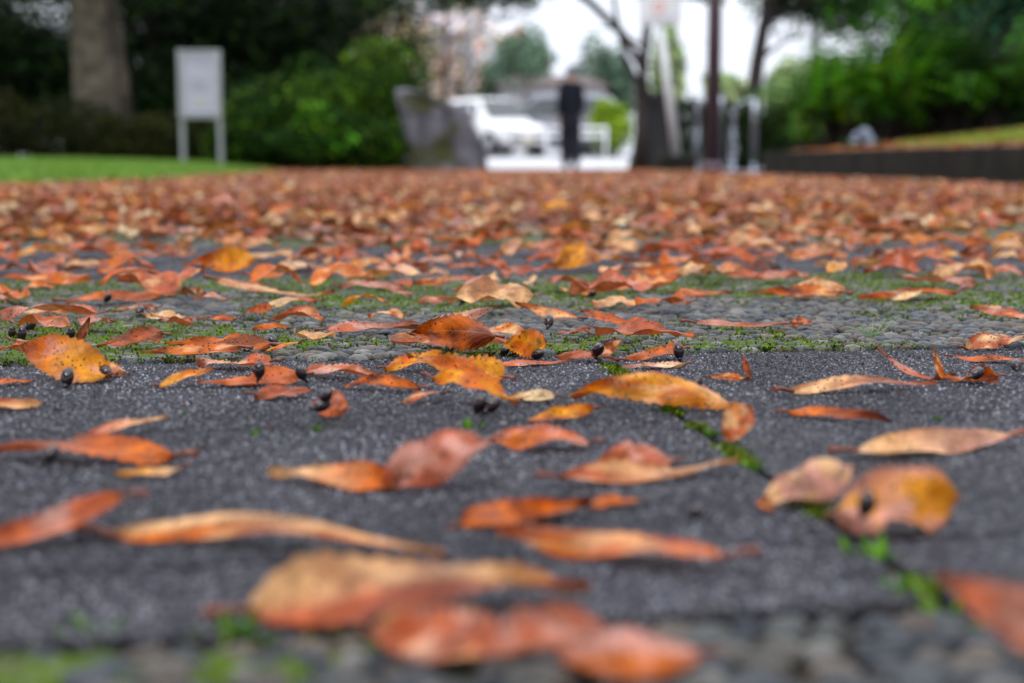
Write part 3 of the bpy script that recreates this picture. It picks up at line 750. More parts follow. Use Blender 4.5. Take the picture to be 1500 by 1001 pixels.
# ------------------------------------------------------------------ dark seeds
def seed_mesh():
    b = bmesh.new(); bmesh.ops.create_uvsphere(b, u_segments=14, v_segments=10, radius=1)
    for v in b.verts:
        z = v.co.z; k = 1 - .28 * max(0, z) ** 2 + .05 * noise.noise(v.co * 2.5)
        v.co = Vector((v.co.x * k * .86, v.co.y * k * .92, z * 1.38 + .1 * noise.noise(v.co * 3))) * (1 + .10 * noise.noise(v.co * 4.1))
    for f in b.faces: f.smooth = True
    me = bpy.data.meshes.new('seed'); b.to_mesh(me); b.free(); me.materials.append(M['seed']); return me
SM = seed_mesh(); CAPM = None
def seed_(px, py, r, tilt, az, label, zc=None):
    z = r * 1.0 + .0015 if zc is None else zc
    p = at(px, py, z); t = empty('seed', (p.x, p.y, z)); t.rotation_euler = (tilt, 0, az); t.scale = (r, r, r)
    tag(t, label, 'seed', 'dark seeds fallen among the leaves')
    link('seed_body', SM, None, t)
    MB().tube([(0, 0, -1.15), (.05, 0, -1.5), (.2, .1, -2.0)], [.5, .28, .16], 7).build('stalk', M['seed'], t)
for s in [
 (18,487,.0036,.3,0,'dark seed, outermost of three by the border'),(32,489,.0040,.2,1,'round dark seed, middle of three near the border'),(45,476,.0042,.6,2,'dark seed leaning away from its two neighbours above yellow leaf'),
 (104,488,.0036,.3,1,'lone dark seed behind the big yellow leaf'),(99,552,.0044,.5,3,'dark seed squeezed under the big yellow leaf',),(154,544,.0040,1.2,4,'dark seed at the stalk of the big yellow leaf'),
 (380,542,.0038,.15,2,'dark seed standing upright on the long salmon leaf',.010),(441,546,.0036,.5,5,'dark seed between two salmon leaves in the heap',.008),
 (478,580,.0034,.8,1,'upper dark seed on the small upright salmon leaf',.013),(472,594,.0036,1.3,2,'lower dark seed on the small upright salmon leaf',.008),
 (388,504,.0042,.5,2,'dark seed below the small bright orange leaf'),(398,498,.0040,.9,4,'dark seed rising behind its twin below small orange leaf',.008),
 (672,492,.0042,.6,1,'dark seed at the end of the dome shaped leaf',.010),
 (757,510,.0040,.8,2,'dark seed, first at the foot of spotted orange leaf',.005),(772,513,.0040,1.0,3,'dark seed, middle one at the foot of spotted orange leaf',.004),
 (787,502,.0042,.5,5,'dark seed, highest at the foot of spotted orange leaf',.010),(788,519,.0036,1.2,1,'dark seed lying in front of spotted orange leaf',.004),(740,514,.0030,1.0,1,'small dark seed beside the spotted orange leaf',.003),
 (804,470,.0042,.8,3,'dark seed on top of the curled orange scrap',.014),(876,512,.0042,1.0,.6,'dark seed leaning on the upright reddish leaf',.009),
 (994,514,.0040,.2,4,'dark seed at the tip of the salmon leaf by the joint',.007),(1021,562,.0036,.4,2,'dark seed sitting at the end of the golden arch'),
 (1270,738,.0034,.3,1,'dark seed on the broad yellow leaf',.014),(1021,750,.0026,1.2,1,'tiny dark seed alone on the near slab'),
 (703,592,.0038,.5,1,'dark seed under the bright orange folded leaf'),(722,593,.0038,.9,2,'second dark seed under the bright orange folded leaf'),
 (75,666,.0032,.8,2,'dark seed on the large salmon orange leaf',.012),(1432,547,.0038,1.2,2,'dark seed beside the crumpled orange brown leaf',.007),
 (1488,535,.0038,1.2,3,'dark seed on the flat salmon leaf at border',.007),(158,436,.0036,.8,1,'dark seed on the salmon leaf with rust edge',.008),
 (680,437,.0042,.6,2,'dark seed on the salmon leaf behind dome leaf',.009),(205,455,.0040,.9,3,'dark seed among brown leaves on moss',.006),
 (868,430,.0038,1.0,1,'dark seed beside the tan leaf with turned up edge',.005),(1186,424,.0036,1.0,1,'dark seed on the orange and rust leaf',.010),
 (290,392,.0050,1.0,1,'dark seed beside the bright yellow orange leaf',.008),(1262,385,.0045,.7,1,'dark seed cluster head on the far slabs',.006)]:
    seed_(*s)

# ------------------------------------------------------------------ weeds sprouting from joints
def sprout(px, py, r, n, label, seed):
    rs = random.Random(seed); p = at(px, py, 0); VV, FF = [], []
    t = empty('weed', (p.x, p.y, -.002)); tag(t, label, 'weed', 'green weeds in the paving joints')
    for i in range(int(n * 2.2)):
        L = r * rs.uniform(.3, .85); V, F, UV = leaf_geo(L, L * .45, 6, 2, -.8, 0, .3, .2, 0, .02, 5, 0, i)
        a = -rs.uniform(.2, 1.2); V = np.stack([V[:, 0] * math.cos(a) + V[:, 2] * math.sin(a), V[:, 1], -V[:, 0] * math.sin(a) + V[:, 2] * math.cos(a)], 1)
        c = np.array(rs.choice([(.07, .19, .015), (.11, .26, .02), (.05, .14, .015), (.14, .24, .03)]))
        o = link('leaflet', mesh_np('leaflet', V, F, np.tile(c, (len(V), 1)), None, True), M['moss'], t); o.rotation_euler = (0, 0, rs.uniform(0, 6.283))
        o.location = (rs.gauss(0, r * .3), rs.gauss(0, r * .2), 0)
for i, (x, y, r, n, lb) in enumerate([
 (690,626,.010,8,'green weed in the cross joint below the golden curl'),(372,636,.008,6,'pale green weed in the cross joint near the twisted tan leaf'),
 (466,630,.008,4,'upright green weed below the small salmon leaf with seeds'),(1040,636,.010,9,'green weed at the crossing of two joints'),
 (272,608,.006,3,'tiny green weed alone on the slab'),(1100,684,.009,9,'low green weed on the long joint by the pale crumpled leaf'),
 (1372,614,.007,5,'small green weed in the cross joint near the border'),(1455,610,.007,5,'smallest green weed nearest the border in the cross joint'),
 (1268,812,.013,12,'bright green weed on the long joint under the broad yellow leaf'),(1345,866,.013,10,'bright green weed beside the dusty pink rounded leaf'),
 (1380,900,.012,10,'dark green weed where the long joint meets the pebbles'),(350,925,.012,8,'bright green weed on the nearest pebbles'),
 (110,925,.011,6,'yellowish green weed on the nearest pebbles by the border'),(560,945,.010,6,'green weed under the pile nearest the camera'),
 (1284,410,.016,7,'bright green weed on the back of the pebbles'),(1230,400,.010,5,'small green weed beside the brighter one, back of pebbles'),
 (1410,448,.012,5,'green weed between salmon leaves near the border'),(215,493,.008,5,'frilly green weed behind the big yellow leaf'),
 (705,309,.0,0,'')]):
    if n: sprout(x, y, r, n, lb, i)
gb = empty('grass_tuft', at(1270, 497)); tag(gb, 'few thin grass blades standing on the bare pebbles', 'grass')
for i in range(5):
    MB().tube([(0, 0, 0), (.004 * (i - 1), 0, .006), (.010 * (i - 1.5), .002 * i, .009 + .002 * i)], [.0006, .0005, .0002], 4).build('blade', simple('green_blade', (.12, .3, .03)), gb)

# ------------------------------------------------------------------ lawn, planter, road
def strip_mesh(name, rows, mat):
    V, F = [], []
    n = len(rows[0])
    for r in rows: V += [tuple(p) for p in r]
    for i in range(len(rows) - 1):
        for j in range(n - 1): F.append((i * n + j, i * n + j + 1, (i + 1) * n + j + 1, (i + 1) * n + j))
    return link(name, mesh_np(name, V, F, None, None, True), mat)
M['lawn_soil'] = simple('lawn_soil', (.06, .10, .02), .9, 0, .3, 5)
rows = []
for y in np.linspace(3.5, 19.5, 30):
    e = left_edge(y)
    rows.append([(e + .02, y, -.02), (e - .15, y, .015), (e - .8, y, .03 + .004 * (y - 3.5)), (e - 2.5, y, .05 + .006 * (y - 3.5)), (e - 12, y, .12 + .006 * (y - 3.5))])
lawn = strip_mesh('lawn', rows, M['lawn_soil']); tag(lawn, kind='structure')
def blades(P, h, cols, seed, w=.006):
    rs = np.random.default_rng(seed); n = len(P); a = rs.uniform(0, 6.283, n); hh = h * rs.uniform(.5, 1.3, n)
    side = np.stack([np.cos(a), np.sin(a), 0 * a], 1) * w; lean = np.stack([rs.normal(0, .35, n) * hh, rs.normal(0, .35, n) * hh, hh], 1)
    V = np.stack([P - side, P + side, P + lean], 1).reshape(-1, 3)
    c = cols[rs.integers(0, len(cols), n)] * rs.uniform(.7, 1.3, n)[:, None]
    return V, np.arange(n * 3).reshape(n, 3), np.repeat(c, 3, 0)
GC = np.array([(.13, .30, .02), (.17, .36, .03), (.09, .22, .02), (.24, .34, .05)])
P = []
for _ in range(60000):
    y = 3.6 + rnd.random() ** .8 * 15.5; o_ = rnd.random() * 6 ; e = left_edge(y)
    if (e - o_) < -.40 * y - 1.0: continue
    z = (.015 + (.015 + .004 * (y - 3.5)) * min(1, max(0, (o_ - .15) / .65)) if o_ < .8 else (.03 + .004 * (y - 3.5)) + (.02 + .002 * (y - 3.5)) * min(1, (o_ - .8) / 1.7))
    P.append((e - o_ + rnd.gauss(0, .05), y, z - .01))
V, F, c = blades(np.array(P), .055, GC, 4, .008)
tag(link('grass', mesh_np('grass', V, F, c), M['grass']), 'short bright green lawn beside the path', kind='stuff')

# planter on the other side: low dark stone kerb with earth, leaves and grass behind it
kd = (K1 - K0).normalized(); kn = Vector((kd.y, -kd.x, 0)); KS = K0 - kd * 9.0; KL = (K1 - KS).length
M['kerb'] = simple('mossy_dark_stone', (.012, .0115, .008), .75, 0, .45, 5, 0, .01)
planter = empty('planter_kerb', tuple(KS)); planter.rotation_euler = (0, 0, math.atan2(kd.y, kd.x))
tag(planter, 'long low dark stone kerb of the raised planting bed', 'kerb')
nb = 26; lb = KL / nb
for i in range(nb):
    hgt = .215
    MB().box((lb * (i + .5), -.09, hgt / 2 - .01), (lb - .006, .18, hgt + .0 + rnd.uniform(-.006, .006)), bev=.012).build('kerb_stone', M['kerb'], planter)
MB().box((KL + .09, -1.9, .09), (.18, 3.6, .20), bev=.012).build('kerb_end', M['kerb'], planter)
M['bed'] = simple('bed_soil', (.09, .06, .035), .9, 0, .4, 8, 0, .02)
rows = []
for t in np.linspace(0, KL - .05, 24):
    b = KS + kd * t
    rows.append([tuple(b + kn * o_ + Vector((0, 0, z))) for o_, z in ((.16, .19), (.6, .23), (1.6, .34), (3.5, .52), (9, .9))])
bed = strip_mesh('planting_bed', rows, M['bed']); tag(bed, 'raised bed of earth behind the dark kerb', kind='structure')
def bedpt(t, o_):
    b = KS + kd * t + kn * o_
    z = np.interp(o_, (.16, .6, 1.6, 3.5, 9), (.19, .23, .34, .52, .9)); return (b.x, b.y, float(z))
P = [bedpt(rnd.uniform(4, KL - .1), .18 + rnd.random() ** 2 * 4) for _ in range(6000)]; P = np.array(P)
rs = np.random.default_rng(3); n = len(P)
o = leaf_mass('leaf_litter', P[:, :2], rs.uniform(0, 6.283, n), rs.uniform(.04, .08, n), P[:, 2] + rs.random(n) * .015, 0, 5, 2, 12)
tag(o, 'fallen leaves lying on the raised bed', kind='stuff')
P = np.array([bedpt(rnd.uniform(2, KL * .86), .45 + rnd.random() * 3.5) for _ in range(32000)])
V, F, c = blades(P, .06, GC * np.array((1.5, 1.0, .9)), 5, .008)
tag(link('grass', mesh_np('grass', V, F, c), M['grass']), 'grass growing on the raised bed behind the kerb', kind='stuff')

# pale pavement rising to the road
rows = []
for y, z in ((18.4, -.004), (21, .0), (24.5, .004), (27, .06), (30, .13), (32.5, .19)):
    rows.append([(-1.35, y, z), (-1, y, z), (1.6, y, z), (2.3, y, z), (12, y, z)])
pv = strip_mesh('pavement', rows, M['pale_paving']); tag(pv, 'pale wet pavement where the path meets the road', kind='structure')
rows = [[(x, y, z) for x in (-80, -10, 0, 10, 80)] for y, z in ((32.52, .17), (34, .22), (36, .28), (42, .30), (300, .30))]
rd = strip_mesh('road', rows, M['asphalt']); tag(rd, kind='structure')
MB().box((0, 32.45, .15), (40, .15, .15), bev=.01).build('road_kerb', simple('kerb_concrete', (.25, .25, .25), .6))
tag(bpy.data.objects['road_kerb'], kind='structure')

# ------------------------------------------------------------------ foliage
def foliage_mesh(clumps, n, size, cols, seed, shell=.55, flat=0.0, droop=0):
    rs = np.random.default_rng(seed); cl = np.array(clumps, float)
    vol = np.cbrt(cl[:, 3] * cl[:, 4] * cl[:, 5]) ** 2; pr = vol / vol.sum()
    k = rs.choice(len(cl), n, p=pr); d = rs.normal(size=(n, 3)); d /= np.linalg.norm(d, axis=1)[:, None]
    r = rs.random(n) ** (1 / 3) * (1 - shell) + shell; r *= rs.normal(1, .08, n)
    P = cl[k, :3] + d * r[:, None] * cl[k, 3:6]
    P[:, 2] = np.maximum(P[:, 2], .03)
    # leaf blades: rhombs with random facing
    a = rs.normal(size=(n, 3)); a[:, 2] -= droop; a /= np.linalg.norm(a, axis=1)[:, None]
    b = np.cross(a, rs.normal(size=(n, 3)) + np.array([0, 0, flat * 3])); b /= np.linalg.norm(b, axis=1)[:, None]
    s = (size * rs.uniform(.6, 1.4, n))[:, None]
    V = np.stack([P - a * s * .5, P + b * s * .24, P + a * s * .5, P - b * s * .24], 1).reshape(-1, 3)
    F = np.arange(n * 4).reshape(n, 4); cols = np.array(cols)
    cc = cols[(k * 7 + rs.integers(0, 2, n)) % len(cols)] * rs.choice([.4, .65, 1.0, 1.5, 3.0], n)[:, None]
    return mesh_np('crown', V, F, np.repeat(cc, 4, 0))
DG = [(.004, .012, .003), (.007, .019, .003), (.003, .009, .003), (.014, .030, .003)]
MGc = [(.008, .030, .004), (.022, .062, .005), (.005, .020, .005), (.050, .10, .006)]
BG = [(.05, .18, .008), (.08, .26, .008), (.03, .12, .010), (.15, .26, .012)]
OL = [(.015, .019, .004), (.028, .032, .005), (.013, .013, .004), (.009, .016, .003)]
def blob(cx, cy, cz, rx, ry, rz, k, seed):
    rs = random.Random(seed); out = []
    for i in range(k):
        a, b = rs.uniform(0, 6.283), rs.uniform(-.8, 1)
        q = math.sqrt(max(0, 1 - b * b)); f = rs.uniform(.35, .8)
        out.append((cx + math.cos(a) * q * rx * f, cy + math.sin(a) * q * ry * f, cz + b * rz * f, rx * rs.uniform(.28, .5), ry * rs.uniform(.28, .5), rz * rs.uniform(.25, .45)))
    return out
def tree(x, y, label, h=6.5, r0=.2, crown=None, n=9000, cols=DG, size=.12, bark='bark_dark', lean=(0, 0), name='tree', stems=1, seed=0, z0=0, cat='tree', group=None, forks=None, shell=.3):
    rs = random.Random(seed + 50)
    t = empty(name, (x, y, z0)); tag(t, label, cat, group)
    b = MB(); pts = []
    for i in range(9):
        f = i / 8; pts.append((lean[0] * f * h + .05 * h * .3 * math.sin(f * 5 + seed), lean[1] * f * h + .04 * math.cos(f * 4 + seed), f * h * .8))
    b.tube(pts, [r0 * (1.35 if i == 0 else 1 - .72 * i / 8) for i in range(9)], 12)
    for i in range(9):
        k = rs.randint(3, 7); p = Vector(pts[k]); a = rs.uniform(0, 6.283); L = h * rs.uniform(.2, .38)
        e = p + Vector((math.cos(a) * L, math.sin(a) * L, L * rs.uniform(.2, .7))); m_ = (p + e) / 2 + Vector((0, 0, .1 * L))
        b.tube([p, m_, e], [r0 * .3, r0 * .2, r0 * .06], 6)
    for f in (forks or []): b.tube(f[0], f[1], 9)
    b.build('trunk', M[bark], t)
    if crown:
        me = foliage_mesh(crown, n, size, cols, seed + 100, shell); link('crown', me, M['foliage'], t)
    return t
def shrub(x, y, label, rx, ry, hz, n, cols, size=.08, seed=0, k=14, name='shrub', cat='shrub', z0=0, group=None):
    t = empty(name, (x, y, z0)); tag(t, label, cat, group)
    cl = blob(0, 0, hz * .5, rx, ry, hz * .55, k, seed) + [(0, 0, hz * .42, rx * .8, ry * .8, hz * .42)]
    link('foliage', foliage_mesh(cl, n, size, cols, seed + 9, .45), M['foliage'], t)
    b = MB(); rs = random.Random(seed)
    for i in range(6):
        a = rs.uniform(0, 6.283); b.tube([(rs.gauss(0, .08), rs.gauss(0, .08), 0), (math.cos(a) * rx * .3, math.sin(a) * ry * .3, hz * .4), (math.cos(a) * rx * .5, math.sin(a) * ry * .5, hz * .7)], [.03, .02, .008], 5)
    b.build('stems', M['bark_dark'], t)
    return t
def X(px, d): return (px - 750) / FPX * d
def Zt(py, d): return CAM_H + (HORIZON - py) / FPX * d

# -- left side
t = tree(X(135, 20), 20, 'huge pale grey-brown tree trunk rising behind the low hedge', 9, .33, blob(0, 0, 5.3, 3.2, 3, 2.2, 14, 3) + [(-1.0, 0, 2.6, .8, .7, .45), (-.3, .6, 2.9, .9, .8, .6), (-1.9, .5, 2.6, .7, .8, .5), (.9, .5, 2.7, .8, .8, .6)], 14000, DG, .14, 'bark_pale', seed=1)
tree(X(181, 20.6), 20.6, 'slimmer trunk growing just beside the huge pale one', 8.5, .16, blob(.6, 0, 5.8, 2, 2, 1.7, 9, 4), 4000, DG, .14, 'bark_pale', seed=2)
spots = [(-40, 23, 2.6), (60, 26, 2.0), (235, 24, 3.4), (330, 26, 3.9), (430, 25, 3.3), (505, 28, 3.0), (150, 30, 4.5), (-120, 27, 4.3), (400, 32, 4.3), (280, 33, 4.6), (20, 34, 2.6)]
lbl = ['dark evergreen at the border behind the hedge', 'dark evergreen between the border and the huge pale trunk', 'dark evergreen just past the slimmer pale trunk', 'dark evergreen behind the notice board',
       'dark evergreen behind the mossy boulder bushes', 'lower dark evergreen nearest the bright gap over the road', 'deep dark evergreen hidden behind the huge trunk', 'dark evergreen beyond the border',
       'far dark evergreen closing the wood behind the bushes', 'far dark evergreen filling gaps behind the notice board', 'far dark evergreen filling gaps at the border']
for i, (px, d, h) in enumerate(spots):
    rr = 1.35 + .03 * d
    cl = blob(0, 0, h * .52, rr, rr * .8, h * .50, 16, 20 + i) + blob(0, 0, h * .9, rr * 1.1, rr, h * .4, 9, 60 + i)
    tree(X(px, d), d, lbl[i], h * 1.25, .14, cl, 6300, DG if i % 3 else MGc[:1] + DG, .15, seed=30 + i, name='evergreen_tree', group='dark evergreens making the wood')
# low hedge
def hedge(x0, x1, y0, y1, dep, h, cols, label, n, seed, size=.07, z0=0):
    t = empty('hedge', ((x0 + x1) / 2, (y0 + y1) / 2, z0)); tag(t, label, 'hedge')
    rs = random.Random(seed); cl = []
    m = max(3, int(abs(x1 - x0) / .5))
    for i in range(m):
        f = (i + .5) / m - .5
        for _ in range(3): cl.append((f * (x1 - x0) + rs.gauss(0, .1), f * (y1 - y0) + rs.gauss(0, dep * .2), h * rs.uniform(.3, .62), .45, dep * .5, h * rs.uniform(.3, .44)))
    link('foliage', foliage_mesh(cl, n, size, cols, seed, .5), M['foliage'], t)
    b = MB()
    for i in range(m): b.tube([((i + .5) / m * (x1 - x0) - (x1 - x0) / 2, ((i + .5) / m - .5) * (y1 - y0), -.02), ((i + .5) / m * (x1 - x0) - (x1 - x0) / 2, ((i + .5) / m - .5) * (y1 - y0), h * .7)], [.03, .015], 5)
    b.build('stems', M['bark_dark'], t)
    return t
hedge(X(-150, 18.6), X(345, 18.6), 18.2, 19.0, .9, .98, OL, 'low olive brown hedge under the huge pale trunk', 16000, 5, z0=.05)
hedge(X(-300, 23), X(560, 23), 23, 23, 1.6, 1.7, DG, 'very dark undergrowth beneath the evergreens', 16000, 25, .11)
shrub(X(385, 18.2), 18.2, 'mid green glossy bush beside the notice board', .75, .6, .95, 5200, MGc, .09, 6)
shrub(X(470, 17.6), 17.6, 'lighter leafy bush in front of the tall rounded bushes', .62, .5, .78, 5000, BG[:1] + MGc, .09, 7)
shrub(X(545, 17.8), 17.8, 'lighter leafy bush touching the mossy boulder', .5, .45, .74, 4200, BG[:1] + MGc, .09, 8)
shrub(X(300, 21), 21, 'dark bush rising behind the notice board', 1.2, .9, 1.75, 7500, MGc[:1] + DG, .11, 9)
shrub(X(430, 21), 21, 'tall rounded bush with fresher green leaves', 1.25, .9, 1.7, 8500, MGc, .11, 10)
shrub(X(545, 20), 20, 'rounded clipped bush with bright green top above the boulder', 1.12, .85, 1.72, 11500, [(.035, .085, .006), (.075, .14, .006), (.02, .055, .006)], .08, 11)
# -- right side
hedge(X(985, 21), X(1275, 21), 21, 21, 1.0, 1.2, [(.012, .026, .005), (.02, .036, .004), (.008, .018, .006)], 'dark clipped hedge behind the metal hoops', 22000, 12)
def frond_bush(x, y, z0, label, n, L, cols, canes, seed, name='shrub'):
    rs = random.Random(seed); t = empty(name, (x, y, z0)); tag(t, label, 'shrub')
    VV, CC = [], []; b = MB()
    for i in range(n):
        a = rs.uniform(0, 6.283); l = L * rs.uniform(.6, 1.1); out_ = rs.uniform(.25, .95)
        base = Vector((rs.gauss(0, .16), rs.gauss(0, .12), 0)); c = np.array(rs.choice(cols)) * rs.uniform(.7, 1.3); pts = []
        for k in range(11):
            f = k / 10; pts.append(base + Vector((math.cos(a) * out_ * l * f ** 1.2, math.sin(a) * out_ * l * f ** 1.2, l * (1.35 * f - .85 * f * f * (out_ + .35)))))
        b.tube([pts[0], pts[3], pts[6]], [.012, .009, .005], 4, False)
        for k in range(3, 11):
            p = pts[k]; d = (pts[k] - pts[k - 1]).normalized(); s = d.cross(Vector((0, 0, 1))).normalized()
            for sg in (-1, 1):
                for q in (0, .5):
                    o_ = p - d * q * l * .1; w = l * .17 * (1.15 - k / 11); e = o_ + s * sg * w + d * w * .5 - Vector((0, 0, w * .25)); m_ = (o_ + e) / 2
                    VV += [o_, m_ + d * w * .16, e, m_ - d * w * .16]; CC += [c] * 4
    V = np.array([tuple(v) for v in VV]); F = np.arange(len(V)).reshape(-1, 4)
    link('fronds', mesh_np('fronds', V, F, np.array(CC)), M['foliage'], t)
    b.build('canes', canes, t)
    return t
M['cane'] = simple('orange_brown_cane', (.20, .065, .02), .7, 0, .35, 9)
frond_bush(X(1262, 12.5), 12.5, .2, 'arching bright green fern-leaved bush at the open end of the bed', 190, 1.25, BG, M['bark_dark'], 1)
frond_bush(X(1330, 13.4), 13.4, .25, 'taller ferny bush with orange brown canes at its centre', 200, 1.45, BG[:2] + MGc, M['cane'], 2)
frond_bush(X(1190, 14.6), 14.6, .2, 'small low ferny bush next to the hedge end', 50, .55, BG, M['bark_dark'], 3)
frond_bush(X(1400, 12.6), 12.6, .25, 'ferny bush next to the dark evergreens by the border', 170, 1.35, BG[:1] + MGc, M['bark_dark'], 4)
b = MB()
t = empty('cane_clump', (X(1330, 13.2), 13.2, .2)); tag(t, 'clump of orange brown dry canes under the ferny bushes', 'canes')
for i in range(46):
    q = MB(); x_, y_ = rnd.gauss(0, .26), rnd.gauss(0, .15); q.tube([(x_, y_, 0), (x_ * 1.2, y_, .35), (x_ * 1.5 + rnd.gauss(0, .05), y_, .62 + rnd.random() * .25)], [.011, .009, .005], 5); q.build('cane', M['cane'], t)
for i, (px, d, h, rr, lb) in enumerate([(1470, 15, 1.9, .9, 'dark glossy evergreen bush at the border behind the bed'), (1385, 18.5, 2.1, .95, 'dark evergreen bush behind the ferny bushes'), (1560, 18, 2.9, 1.4, 'dark evergreen beyond the border over the bed'),
                                       (1235, 17.5, 1.35, .42, 'very dark upright bush beside the hedge end')]):
    shrub(X(px, d), d, lb, rr, rr * .8, h, 7500 if i < 3 else 3500, ([(.007, .028, .012), (.012, .04, .014)] if i < 3 else DG), .11, 70 + i, z0=.15 if d < 17 else 0)
for i, (px, d, z, rr, n, lb) in enumerate([(1190, 23, 2.85, 1.2, 3300, 'slender tree whose crown hangs over the hoops'), (1330, 26, 3.0, 1.9, 7200, 'tree with sky spots through its crown above ferny bushes'), (1460, 24, 2.7, 1.7, 6500, 'leafy tree at the border with sky showing through'),
                                         ]):
    tree(X(px, d), d, lb, z * 1.7, .07, blob(0, 0, z, rr, rr, 1.15, 18, 80 + i), n, MGc + BG[:1], .12, seed=90 + i, name='broadleaf_tree')
tree(X(1092, 22), 22, 'black leaning trunk behind the metal hoops', 5.5, .15, blob(.8, 0, 3.0, 1.6, 1.2, .75, 14, 91), 4600, DG + MGc, .12, lean=(.10, 0), seed=3)
# two-stemmed tree standing at the gateway
d = 18.5; bx = X(945, d)
fk = [([(0, 0, .9), (-.08, 0, 1.35), (-.33, 0, 1.75), (-.75, .05, 2.15), (-1.1, .1, 2.35), (-1.7, .1, 2.9)], [.06, .06, .055, .05, .04, .025]),
      ([(-.05, 0, .5), (-.12, 0, 1.1), (-.3, .1, 1.5), (-.42, .1, 2.1), (-.5, .1, 3.0)], [.06, .05, .035, .03, .02])]
tree(bx, d, 'dark two-stemmed tree leaning over the gateway beside the sign', 5.2, .085, blob(-.5, .3, 3.05, 1.8, 1.3, .8, 14, 92) + [(-1.6, 0, 2.35, .5, .3, .2), (-.8, 0, 2.42, .6, .3, .22), (-2.3, .1, 2.34, .4, .3, .16), (.7, 0, 2.4, .6, .4, .3)], 7000, DG + MGc, .11, seed=4, forks=fk)
tree(X(640, 24), 24, 'thin tree whose twigs hang over the bright gap', 5.6, .05, blob(.3, .2, 3.1, 1.8, 1.3, .75, 12, 93) + [(.5, 0, 2.8, .5, .4, .26), (1.3, 0, 2.82, .5, .4, .2), (-.3, 0, 2.75, .5, .4, .3)], 3800, DG + MGc, .11, seed=6, lean=(.04, 0))
# -- beyond the road
FD = [(.10, .17, .11), (.13, .19, .12), (.09, .14, .10)]; FA = [(.40, .30, .20), (.34, .28, .18), (.30, .30, .15), (.45, .26, .17)]; FP = [(.22, .34, .12), (.28, .38, .15), (.3, .32, .18)]
for i, (px, d, pyt, w, cols, lb) in enumerate([(755, 72, 45, 62, FD, 'round grey-green tree behind the low white building'), (890, 75, 60, 56, FD, 'blue-green tree behind the gateway tree'), (560, 66, -30, 60, FA, 'beige autumn tree beyond the rounded bush'),
      (500, 70, -40, 55, FA, 'pale autumn tree mostly behind the evergreens'), (1150, 64, 92, 50, FP, 'pale lime tree beyond the dark hedge'), (1225, 68, 80, 60, FP, 'pale olive tree behind the ferny bushes'), (1060, 66, 100, 44, FP, 'small pale green tree seen between the hoops'),
      (770, 80, 30, 34, [(.5, .28, .2), (.4, .3, .2)], 'small russet tree top above the round grey-green one'), (975, 60, 20, 30, FP, 'pale leafy tree behind the sign pole'), (612, 52, 10, 58, FA, 'beige tree in front of the pinkish building'), (672, 54, 0, 55, [(.45, .33, .3), (.4, .33, .24)], 'pinkish bare-looking tree beside the utility pole'), (700, 58, 92, 30, FD, 'low grey-green tree beside the white car')]):
    ht = Zt(pyt, d); r_ = w / FPX * d
    tree(X(px, d), d, lb, ht, .06 if i in (9, 10) else .16, blob(0, 0, ht * .55, r_, r_, ht * .45, 16, 200 + i), 750 if i in (9, 10) else 4200, cols, .30, 'bark', seed=110 + i, name='distant_tree', z0=.25)
tree(X(772, 49), 49, 'loose green roadside tree in front of the low white building', 4.6, .07, blob(0, 0, 3.3, 1.3, 1.2, 1.3, 14, 555), 1500, FD, .2, 'bark', seed=555, name='roadside_tree', z0=.3)
shrub(X(893, 34.5), 34.5, 'yellow-green roadside bush behind the person', .68, .5, Zt(158, 34.5) - .2, 5200, [(.22, .32, .02), (.28, .36, .03), (.14, .24, .02)], .09, 301, z0=.28)
shrub(X(715, 46), 46, 'small light green bush behind the white car', .7, .6, 1.9, 2200, [(.16, .26, .05), (.2, .3, .06)], .14, 302, z0=.28)

# unseen trees added beside and behind the viewpoint to darken the fill light
park = tree(-9.5, 1.5, 'tall park tree on the lawn side, level with the nearest slabs', 9, .28, blob(0, 0, 4.6, 3.4, 3.4, 3.6, 26, 400), 11000, DG + MGc, .22, seed=400, name='park_tree', group='park trees beside the path')
for i, (x_, y_) in enumerate([(-8.5, -4), (-4.5, -8.5), (1, -9.5), (6, -7.5), (9.5, -2.5), (10.5, 3), (-10, 7), (11.5, 8.5)]):
    q = park.copy(); COL.objects.link(q)
    q['label'] = ['tall park tree on the lawn side just behind the viewpoint', 'tall park tree far behind the viewpoint on the lawn side', 'tall park tree directly behind the viewpoint', 'tall park tree far behind the viewpoint on the kerb side',
                  'tall park tree on the kerb side just behind the viewpoint', 'tall park tree on the kerb side level with the first pebble strips', 'tall park tree standing on the lawn before the low hedge', 'tall park tree standing in the raised bed outside the view'][i]; q.location = (x_, y_, 0); q.rotation_euler = (0, 0, i * 1.3)
    for ch in list(park.children):
        c_ = ch.copy(); COL.objects.link(c_); c_.parent = q
